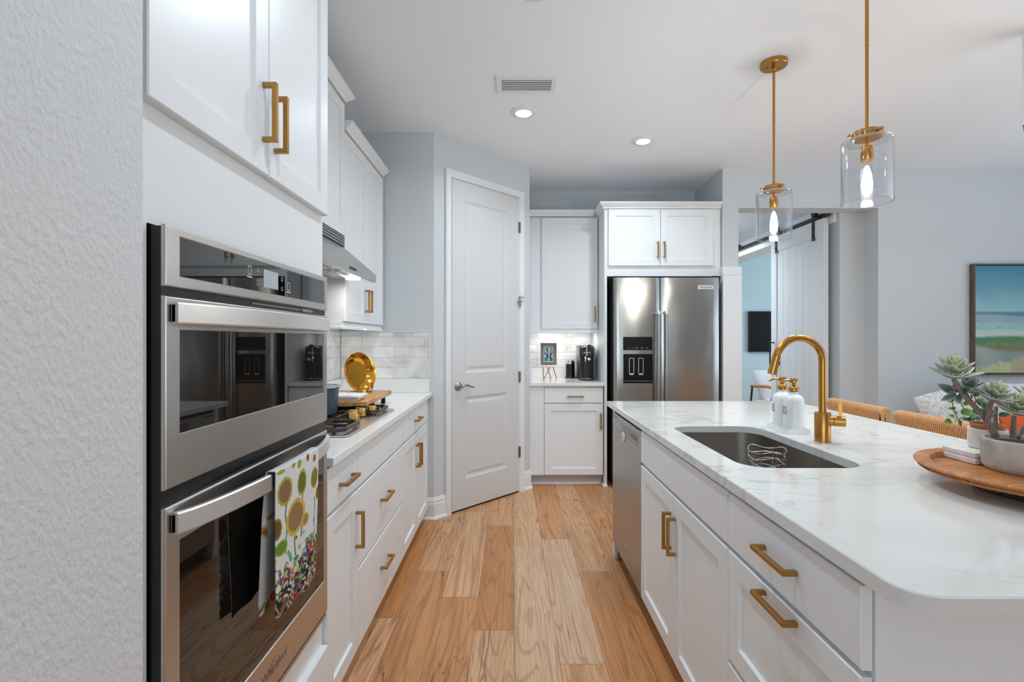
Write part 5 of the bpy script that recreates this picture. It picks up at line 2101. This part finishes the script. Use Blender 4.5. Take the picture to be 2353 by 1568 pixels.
b.build('pull_handle', M['blackmetal'], dd2, smooth=True)

# ------------------------------------------------------------------ office
tv = thing('television', 'black wall television on the pale blue office wall', 'television', (4.2, 7.57, 1.4))
b = MB()
b.box(3.66, 4.78, 7.555, 7.595, 1.104, 1.732, 0.004)
b.build('casing', M['black'], tv)
b = MB()
b.box(3.672, 4.768, 7.5535, 7.5548, 1.118, 1.722)
b.build('screen', M['screen'], tv)

ac = thing('armchair', 'white upholstered armchair with dark legs and wooden arms in the office', 'chair', (3.55, 6.5, 0))
b = MB()
b.box(3.22, 3.86, 6.30, 6.92, 0.34, 0.47, 0.04, 3)
b.build('seat_cushion', M['fabric_white'], ac, smooth=True)
b = MB()
Lb = []
for z, x0, x1, y0, y1 in ((0.44, 3.27, 3.82, 6.72, 6.86), (0.62, 3.24, 3.86, 6.74, 6.92), (0.80, 3.20, 3.90, 6.79, 6.96), (0.86, 3.22, 3.88, 6.83, 6.96)):
    Lb.append([(x, y, z) for x, y in rounded(x0, x1, y0, y1, (0.05,) * 4, 4)])
b.loops(Lb)
b.build('back_cushion', M['fabric_white'], ac, smooth=True)
for x in (3.17, 3.91):
    b = MB()
    b.tube([(x, 6.26, 0.66), (x, 6.44, 0.675), (x, 6.90, 0.64)], [0.018, 0.022, 0.018], 10)
    b.build('armrest', M['acacia'], ac, smooth=True)
    b = MB()
    b.tube([(x, 6.26, 0.66), (x, 6.20, 0.0)], 0.014, 8)
    b.tube([(x, 6.30, 0.66), (x, 6.52, 0.0)], 0.014, 8)
    b.build('front_leg', M['blackmetal'], ac, smooth=True)
    b = MB()
    b.tube([(x, 6.86, 0.64), (x, 6.98, 0.0)], 0.014, 8)
    b.build('rear_leg', M['blackmetal'], ac, smooth=True)
b = MB()
b.box(3.17, 3.91, 6.40, 6.44, 0.30, 0.335)
b.box(3.17, 3.91, 6.80, 6.84, 0.30, 0.335)
b.build('seat_rail', M['blackmetal'], ac)
ac.location.x += 0.20

# ================================================================== LIVING SIDE
pa = thing('landscape_painting', 'framed teal and green coastal landscape canvas on the blue-grey wall', 'painting', (4.5, 4.27, 1.47))
ax0, ax1, az0, az1 = 4.003, 5.05, 0.987, 1.952
PPA = lambda u, v, ww: (u, W2 - 0.002 - ww, v)
b = MB()
for q in ((ax0, ax0 + 0.012, az0, az1), (ax1 - 0.012, ax1, az0, az1), (ax0 + 0.012, ax1 - 0.012, az0, az0 + 0.012), (ax0 + 0.012, ax1 - 0.012, az1 - 0.012, az1)):
    b.rbox(PPA, *q, 0.0, 0.045)
b.build('frame', M['walnut'], pa)


def landscape(u, v):
    n1 = noise.noise(Vector((u * 5, v * 7, 0)))
    n2 = noise.noise(Vector((u * 22, v * 40, 2)))
    if v > 0.57:
        c = Vector(S(150, 196, 206)).lerp(Vector(S(74, 140, 164)), min(1, (v - 0.57) / 0.36 + 0.16 * n1))
    elif v > 0.535 + 0.012 * math.sin(u * 7 + 1):
        c = Vector(S(92, 138, 158))
    elif v > 0.47:
        c = Vector(S(150, 178, 188)) * (1 + 0.08 * n1)
    elif v > 0.40:
        c = Vector(S(128, 182, 194)).lerp(Vector(S(176, 208, 206)), 0.5 + 0.6 * n2)
    elif v > 0.335 + 0.02 * n1:
        c = Vector(S(204, 216, 204)).lerp(Vector(S(170, 200, 190)), 0.4 + 0.5 * n2)
    elif v > 0.22 - 0.10 * (u - 0.2) + 0.03 * n1:
        c = Vector(S(60, 132, 128)).lerp(Vector(S(86, 138, 92)), min(1, max(0, 0.5 + n1 + u * 0.8)))
        if v < 0.27 + 0.06 * u + 0.04 * n2:
            c = Vector(S(104, 116, 84)).lerp(Vector(S(140, 150, 110)), 0.5 + 0.5 * n2)
    else:
        c = Vector(S(134, 156, 156)).lerp(Vector(S(160, 172, 164)), 0.5 + n1)
        if v < 0.03 + 0.30 * u + 0.05 * n2:
            s_ = noise.noise(Vector((u * 90, v * 9, 4)))
            c = Vector(S(164, 186, 126)).lerp(Vector(S(206, 208, 160)), 0.5 + 0.6 * s_)
        if u > 0.3 and v < 0.16 + 0.1 * n1:
            c = c.lerp(Vector(S(178, 164, 150)), 0.7)
    return tuple(c)


painted_panel('canvas', PPA, ax0 + 0.018, ax1 - 0.018, az0 + 0.018, az1 - 0.018, 0.036, 260, 220, lambda u, v: tuple(sum((Vector(landscape(u + a, v + c)) for a, c in ((0, 0), (.009, .005), (-.009, -.005), (.004, -.010), (-.004, .010))), Vector()) / 5), M['canvas'], pa)
b = MB()
b.rbox(PPA, ax0 + 0.0125, ax1 - 0.0125, az0 + 0.0125, az1 - 0.0125, 0.004, 0.020)
b.build('backing', mat('dark_float_gap', S(70, 92, 104), 0.7), pa)

# sofa and cushions
sf = thing('sofa', 'low pale grey sofa standing against the living room wall', 'sofa', (4.1, 3.85, 0))
b = MB()
b.box(3.44, 5.20, 3.40, 4.20, 0.10, 0.30, 0.03, 3)
b.build('base', M['fabric_grey'], sf, smooth=True)
for x0 in (3.442, 4.32):
    b = MB()
    b.box(x0 + 0.002, x0 + 0.870, 3.40, 4.00, 0.302, 0.455, 0.045, 4)
    b.build('seat_cushion', M['fabric_grey'], sf, smooth=True)
b = MB()
b.box(3.44, 5.20, 4.005, 4.215, 0.302, 0.68, 0.05, 4)
b.build('backrest', M['fabric_grey'], sf, smooth=True)
for x0 in (3.24, 5.205):
    b = MB()
    b.box(x0, x0 + 0.195, 3.42, 4.20, 0.10, 0.47, 0.04, 4)
    b.build('armrest', M['fabric_grey'], sf, smooth=True)
for x, y in ((3.50, 3.45), (5.12, 3.45), (3.50, 4.12), (5.12, 4.12)):
    b = MB()
    b.cyl((x, y, 0), (x, y, 0.1005), 0.02, 0.026, 12)
    b.build('leg', M['darkwood'], sf, smooth=True)


def cushion(name, c, wd, ht, th, tilt, yaw, m, label, roll=0.0):
    b = MB()
    n = 18
    Rm = Matrix.Rotation(yaw, 3, 'Z') @ Matrix.Rotation(tilt, 3, 'X') @ Matrix.Rotation(roll, 3, 'Y')
    g = [[], []]
    for s in (0, 1):
        for j in range(n + 1):
            for i in range(n + 1):
                u, v = 2 * i / n - 1, 2 * j / n - 1
                k = max(0, (1 - u ** 4) * (1 - v ** 4)) ** 0.55
                pin = 1 - 0.05 * (abs(u) * (1 - abs(v)) + abs(v) * (1 - abs(u)))
                p = Vector((u * wd / 2 * pin, (1 if s else -1) * th / 2 * k + 0.006 * noise.noise(Vector((u * 3, v * 3, s))), v * ht / 2 * pin))
                g[s].append(b.bm.verts.new(Vector(c) + Rm @ p))
    W = n + 1
    for j in range(n):
        for i in range(n):
            q = [j * W + i, j * W + i + 1, (j + 1) * W + i + 1, (j + 1) * W + i]
            b.bm.faces.new([g[0][k] for k in q])
            b.bm.faces.new([g[1][k] for k in q[::-1]])
    bmesh.ops.remove_doubles(b.bm, verts=b.bm.verts[:], dist=0.0009)
    o = b.build(name, m, smooth=True)
    return tag(o, label, 'cushion')


cushion('throw_cushion', (3.48, 3.865, 0.695), 0.48, 0.44, 0.15, -0.15, 0.0, M['scroll'], 'grey and white scroll-patterned cushion at the sofa end by the hall opening', -0.30)
cushion('throw_cushion', (4.01, 3.875, 0.705), 0.46, 0.50, 0.15, -0.12, 0.0, M['fabric_white'], 'plain pale cushion on the sofa between patterned and orange cushions')
cushion('throw_cushion', (3.79, 3.58, 0.615), 0.42, 0.28, 0.13, -0.30, 0.12, M['fabric_orange'], 'bright orange cushion on the sofa seen behind the succulents')


# ------------------------------------------------------------------ rattan counter stools
def make_stool(yc, label):
    t = thing('counter_stool', label, 'stool', (1.95, yc, 0), 'woven rattan stools along the island')
    x0 = 2.10
    y0, y1 = yc - 0.23, yc + 0.23
    # backrest: coil of rattan wound round a rolled-top back
    prof = []
    rr = 0.028
    zt = 0.909 - rr
    for k in range(9):
        a = -PI * 0.12 + (PI * 1.24) * k / 8
        prof.append((x0 + rr * math.cos(a), zt + rr * math.sin(a)))
    prof += [(x0 - 0.017, 0.82), (x0 - 0.020, 0.70), (x0 + 0.006, 0.70), (x0 + 0.014, 0.82)]
    cxp = sum(p[0] for p in prof) / len(prof)
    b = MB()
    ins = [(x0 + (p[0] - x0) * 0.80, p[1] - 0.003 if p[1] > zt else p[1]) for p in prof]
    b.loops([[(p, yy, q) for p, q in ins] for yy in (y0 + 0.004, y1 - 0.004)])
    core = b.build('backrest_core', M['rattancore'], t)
    b = MB()
    n = 40
    for i in range(n):
        yy = y0 + (y1 - y0) * (i + 0.5) / n
        sh = 0.035
        pth = [(p, min(y1, max(y0, yy + sh * (zt - q) / 0.1)), q) for p, q in prof]
        b.tube(pth, 0.0040, 6, closed=True)
    b.build('backrest_weave', M['rattan'], t, smooth=True)
    for yy, sg in ((y0, -1), (y1, 1)):
        b = MB()
        for k in range(5):
            s_ = 0.92 - 0.2 * k
            cen = Vector((x0, yy + sg * 0.003, zt))
            b.tube([cen + (Vector((p, yy + sg * 0.003, max(q, 0.80))) - cen) * s_ for p, q in prof], 0.0042, 6, closed=True)
        b.build('end_wrap', M['rattan'], t, smooth=True)
    b = MB()
    b.box(1.74, 2.12, y0 + 0.01, y1 - 0.01, 0.625, 0.665, 0.015, 3)
    b.build('seat', M['rattan'], t, smooth=True)
    for x, y in ((1.765, y0 + 0.03), (1.765, y1 - 0.03), (2.095, y0 + 0.03), (2.095, y1 - 0.03)):
        b = MB()
        top = 0.6245 if x < 2 else 0.70
        b.tube([(x, y, top), (x + (0.02 if x > 2 else -0.02), y, 0.0)], [0.017, 0.014], 10)
        b.build('leg', M['darkwood'], t, smooth=True)
    b = MB()
    for (p, q) in (((1.757, y0 + .03, 0.25), (1.757, y1 - .03, 0.25)), ((2.105, y0 + .03, 0.25), (2.105, y1 - .03, 0.25)), ((1.757, y0 + .03, 0.25), (2.105, y0 + .03, 0.25)), ((1.757, y1 - .03, 0.25), (2.105, y1 - .03, 0.25))):
        b.tube([p, q], 0.009, 8)
    b.build('footrest', M['darkwood'], t, smooth=True)
    return t


s1 = make_stool(2.985, 'woven rattan counter stool just behind the gold faucet')
copy_tree(s1, loc=(1.95, 2.425, 0), label='woven rattan counter stool partly hidden behind the potted plants')

# ------------------------------------------------------------------ lazy susan and plants
lx, ly, lr = 1.3085, 1.203, 0.25
ls = thing('lazy_susan', 'round acacia wood turntable tray on the island', 'tray', (lx, ly, 0.914))
b = MB()
b.lathe([(0.001, 0.9475), (lr - 0.035, 0.9475), (lr - 0.015, 0.951), (lr - 0.008, 0.957), (lr - 0.012, 0.960), (lr - 0.001, 0.966), (lr, 0.970), (lr - 0.003, 0.9735), (lr - 0.030, 0.9755), (lr - 0.036, 0.973), (lr - 0.040, 0.9590), (lr - 0.044, 0.9575), (0.001, 0.9575)], (lx, ly, 0), 96)
b.build('tray', M['acacia'], ls, auto=math.radians(35))
b = MB()
b.lathe([(0.001, 0.9145), (0.127, 0.9145), (0.129, 0.917), (0.127, 0.930), (0.120, 0.9472), (0.001, 0.9472)], (lx, ly, 0), 64)
b.build('turntable_base', mat('dark_bronze_base', S(52, 44, 32), 0.35, 0.6), ls, auto=math.radians(35))
for k, (z0, dx, dy, lab) in enumerate(((0.9580, 0.0, 0.0, 'white marble square coaster, the lower of the stacked pair'), (0.9735, 0.004, 0.004, 'white marble square coaster, the upper one under the marble pot'))):
    b = MB()
    b.box(1.237 + dx, 1.352 + dx, 1.308 + dy, 1.408 + dy, z0, z0 + 0.0150, 0.003)
    tag(b.build('marble_coaster', M['marble']), lab, 'coaster')


def leafmesh(bb, cols, base, direc, length, width, up, fold=0.25, curl=0.25, thick=0.0022, c0=S(96, 112, 104), c1=S(150, 164, 150), ce=S(206, 210, 200)):
    d = Vector(direc).normalized()
    s = d.cross(Vector(up))
    if s.length < 1e-4:
        s = d.cross(Vector((1, 0, 0)))
    s.normalize()
    n = s.cross(d).normalized()
    N, Wn = 8, 6
    base = Vector(base)
    rows = [[], []]
    for f in (0, 1):
        for i in range(N + 1):
            t = i / N
            wd = width * (math.sin(PI * min(1, t ** 0.75 * 0.97 + 0.03)) ** 0.8) * 0.5 + 0.0006
            cen = base + d * length * t + n * (curl * length * t * t)
            for j in range(Wn + 1):
                q = 2 * j / Wn - 1
                p = cen + s * wd * q + n * (fold * wd * q * q) + n * ((0.5 if f == 0 else -0.5) * thick * (1 - q * q * 0.8) * max(0.0, 4 * t * (1 - t)) ** 0.4)
                rows[f].append(bb.bm.verts.new(p))
                k = abs(q)
                base_c = Vector(c0).lerp(Vector(c1), t)
                cc_ = base_c.lerp(Vector(ce), max(0, k - 0.62) * 2.4) if t < 0.97 else Vector(ce)
                cols.append(tuple(cc_))
    W = Wn + 1
    for i in range(N):
        for j in range(Wn):
            q = [i * W + j, i * W + j + 1, (i + 1) * W + j + 1, (i + 1) * W + j]
            bb.bm.faces.new([rows[0][k] for k in q])
            bb.bm.faces.new([rows[1][k] for k in q[::-1]])
    for i in range(N):
        for j0 in (0, Wn):
            a, c = i * W + j0, (i + 1) * W + j0
            q = [rows[0][a], rows[1][a], rows[1][c], rows[0][c]]
            bb.bm.faces.new(q if j0 == 0 else q[::-1])


def finish_leaves(bb, cols, name, parent):
    o = bb.build(name, M['leaf'], parent, smooth=True, norm=False)
    set_col(o, lambda i, co: cols[i])
    return o


def rosette(parent, c, axis, R, seed, heart=True, name='rosette', dark=False, tiers=(7, 7, 6, 5)):
    rnd = random.Random(seed)
    bb, cols = MB(), []
    ax = Vector(axis).normalized()
    e1 = ax.orthogonal().normalized()
    e2 = ax.cross(e1)
    for ti, cnt in enumerate(tiers):
        k = ti / max(1, len(tiers) - 1)
        el = math.radians(14 + 60 * k)
        for i in range(cnt):
            a = 2 * PI * (i + 0.5 * (ti % 2)) / cnt + rnd.uniform(-0.15, 0.15)
            rad = e1 * math.cos(a) + e2 * math.sin(a)
            dv = rad * math.cos(el) + ax * math.sin(el)
            ln = R * (1.0 - 0.55 * k) * rnd.uniform(0.85, 1.1)
            if dark:
                q0, q1, qe = S(66, 84, 80), S(110, 126, 116), S(176, 186, 176)
            else:
                q0 = Vector(S(96, 114, 104)).lerp(Vector(S(170, 184, 96)), k)
                q1 = Vector(S(146, 158, 148)).lerp(Vector(S(206, 214, 150)), k)
                qe = S(232, 234, 226)
            leafmesh(bb, cols, Vector(c) + ax * (0.010 * ti * R / 0.05) + rad * 0.003, dv, ln, ln * 0.50, ax, 0.35, 0.22, 0.0030, q0, q1, qe)
    return finish_leaves(bb, cols, name, parent)


# concrete pot of succulents: (pixel-derived positions turned into metres at each plant's own depth)
def at(px, py, Y):
    return Vector(((px - 1176) * Y / 1125, Y, CAM_H - (py - 781) * Y / 1125))


sp = thing('potted_succulents', 'grey-green branching succulents in a round cast concrete pot', 'potted plant', (1.308, 1.245, 0.960))
px_, py_, pr = 1.309, 1.246, 0.0855
b = MB()
b.lathe([(0.001, 0.9579), (pr - 0.012, 0.9579), (pr - 0.006, 0.963), (pr - 0.002, 0.972), (pr, 0.990), (pr, 1.036), (pr - 0.002, 1.0385), (pr - 0.009, 1.0385), (pr - 0.0105, 1.036), (pr - 0.0105, 1.024)], (px_, py_, 0), 64, caps=(True, False))
b.build('pot', M['concrete'], sp, auto=math.radians(35))
b = MB()
b.lathe([(0.001, 1.029), (0.04, 1.028), (pr - 0.0107, 1.026)], (px_, py_, 0), 40, caps=(False, False))
b.build('soil', M['soil'], sp, smooth=True)
stems = [
    ([at(2286, 1003, 1.27), at(2268, 968, 1.265), at(2240, 935, 1.26), at(2213, 908, 1.255), at(2198, 886, 1.25), at(2191, 871, 1.25)], 0.0062),
    ([at(2266, 964, 1.265), at(2244, 938, 1.27), at(2226, 916, 1.275), at(2219, 903, 1.28)], 0.0045),
    ([at(2290, 1003, 1.26), at(2270, 968, 1.25), at(2272, 945, 1.245), at(2279, 922, 1.24)], 0.0062),
    ([at(2287, 990, 1.29), at(2287, 955, 1.295), at(2289, 935, 1.30)], 0.0048),
    ([at(2328, 1006, 1.25), at(2329, 980, 1.245), at(2330, 956, 1.24)], 0.0058),
    ([at(2338, 1006, 1.25), at(2352, 985, 1.255), at(2370, 965, 1.26), at(2386, 930, 1.26)], 0.0056),
]
for pth, r in stems:
    pth = [Vector(p) for p in pth]
    if pth[0].z < 1.035:
        pth[0].z = 1.024
    b = MB()
    b.tube(pth, [r * (1.12 - 0.3 * i / (len(pth) - 1)) for i in range(len(pth))], 10)
    b.build('stem', M['bark'], sp, smooth=True)
rosette(sp, at(2190, 868, 1.25), (-0.10, -0.30, 0.95), 0.060, 1)
rosette(sp, at(2219, 900, 1.285), (0.12, -0.35, 0.85), 0.052, 2, dark=True, tiers=(5, 5, 3))
rosette(sp, at(2200, 905, 1.265), (-0.75, -0.25, 0.35), 0.040, 3, dark=True, tiers=(5, 4))
rosette(sp, at(2281, 920, 1.24), (0.05, -0.40, 0.90), 0.050, 4, tiers=(8, 8, 7, 6))
rosette(sp, at(2331, 950, 1.24), (0.0, -0.40, 0.90), 0.055, 5, tiers=(8, 8, 6, 5))
rosette(sp, at(2386, 925, 1.26), (0.1, -0.3, 0.9), 0.060, 6, tiers=(7, 6, 5))

vp = thing('potted_vine', 'small leafy green vine in a terracotta pot inside a pale marble planter', 'potted plant', (1.334, 1.378, 0.99))
vx, vy, vr = 1.334, 1.373, 0.0420
b = MB()
b.lathe([(0.001, 0.9888), (vr - 0.004, 0.9888), (vr - 0.001, 0.992), (vr, 1.002), (vr, 1.043), (vr - 0.0015, 1.0445), (vr - 0.005, 1.0445), (vr - 0.006, 1.042), (vr - 0.006, 1.03)], (vx, vy, 0), 48, caps=(True, False))
b.build('planter', M['marble'], vp, auto=math.radians(35))
b = MB()
b.lathe([(0.034, 1.03), (0.0355, 1.05), (0.0375, 1.0505), (0.0378, 1.0575), (0.0355, 1.058), (0.034, 1.050), (0.001, 1.048)], (vx, vy, 0), 40, caps=(False, True))
b.build('terracotta_pot', M['terracotta'], vp, auto=math.radians(35))
rnd = random.Random(5)
vines = [
    [at(2232, 972, 1.38), at(2215, 958, 1.36), at(2205, 962, 1.35), at(2194, 968, 1.345)],
    [at(2200, 962, 1.35), at(2192, 945, 1.345), at(2188, 925, 1.345), at(2184, 912, 1.345)],
    [at(2240, 970, 1.38), at(2222, 950, 1.36), at(2212, 935, 1.355), at(2206, 920, 1.36)],
    [at(2250, 970, 1.38), at(2262, 945, 1.39), at(2270, 930, 1.40)],
    [at(2246, 970, 1.38), at(2240, 945, 1.40), at(2242, 918, 1.41), at(2236, 905, 1.41)],
]
for pth in vines:
    b = MB()
    b.tube(pth, 0.0013, 6)
    b.build('stem', mat('green_stem', S(96, 128, 60), 0.6) if 'green_stem' not in bpy.data.materials else bpy.data.materials['green_stem'], vp, smooth=True)
bb, cols = MB(), []
G0, G1, GE = S(62, 112, 36), S(120, 168, 62), S(150, 190, 96)
D0, D1, DE = S(28, 66, 40), S(60, 104, 62), S(110, 150, 104)
for px, py, Y, dx, dz, ln, wd, dk in (
        (2186, 967, 1.345, -1, -0.2, 0.020, 0.016, 0), (2202, 966, 1.345, 0.4, -0.8, 0.020, 0.016, 1), (2193, 958, 1.345, -1, 0.3, 0.014, 0.011, 0), (2190, 941, 1.345, -1, 0.3, 0.013, 0.008, 0),
        (2188, 940, 1.345, 1, 0.5, 0.012, 0.008, 0), (2186, 925, 1.345, -1, 0.5, 0.010, 0.006, 0), (2186, 922, 1.345, 0.8, 0.7, 0.010, 0.006, 0), (2184, 915, 1.345, 0, 1, 0.012, 0.006, 0), (2194, 948, 1.345, 0.9, -0.2, 0.012, 0.008, 0),
        (2208, 950, 1.35, 1, 0.25, 0.034, 0.022, 0), (2224, 955, 1.36, 1, 0.1, 0.030, 0.016, 0), (2210, 925, 1.36, -0.5, 0.5, 0.018, 0.011, 0), (2214, 930, 1.36, 0.9, 0.6, 0.020, 0.012, 0),
        (2234, 950, 1.40, 1, 0.5, 0.030, 0.018, 1), (2246, 928, 1.41, 0.9, -0.1, 0.036, 0.020, 1), (2240, 925, 1.41, 1, 0.4, 0.030, 0.012, 0), (2256, 950, 1.39, 0.8, 0.3, 0.030, 0.020, 1), (2232, 918, 1.41, -0.3, 0.9, 0.022, 0.010, 1),
        (2236, 910, 1.41, 0.9, 0.5, 0.022, 0.010, 1), (2262, 942, 1.40, -0.2, 1, 0.030, 0.018, 1), (2270, 955, 1.39, 1, -0.2, 0.032, 0.014, 1), (2252, 962, 1.38, -0.9, 0.1, 0.032, 0.014, 1), (2240, 965, 1.37, -1, 0.1, 0.034, 0.010, 1), (2295, 955, 1.40, 0.6, 0.2, 0.025, 0.016, 1)):
    o0 = at(px, py, Y)
    leafmesh(bb, cols, o0, Vector((dx, rnd.uniform(-0.5, 0.1), dz)), ln, wd, Vector((0.1, -0.8, 0.5)), 0.2, -0.15, 0.0012, *((D0, D1, DE) if dk else (G0, G1, GE)))
finish_leaves(bb, cols, 'foliage', vp)
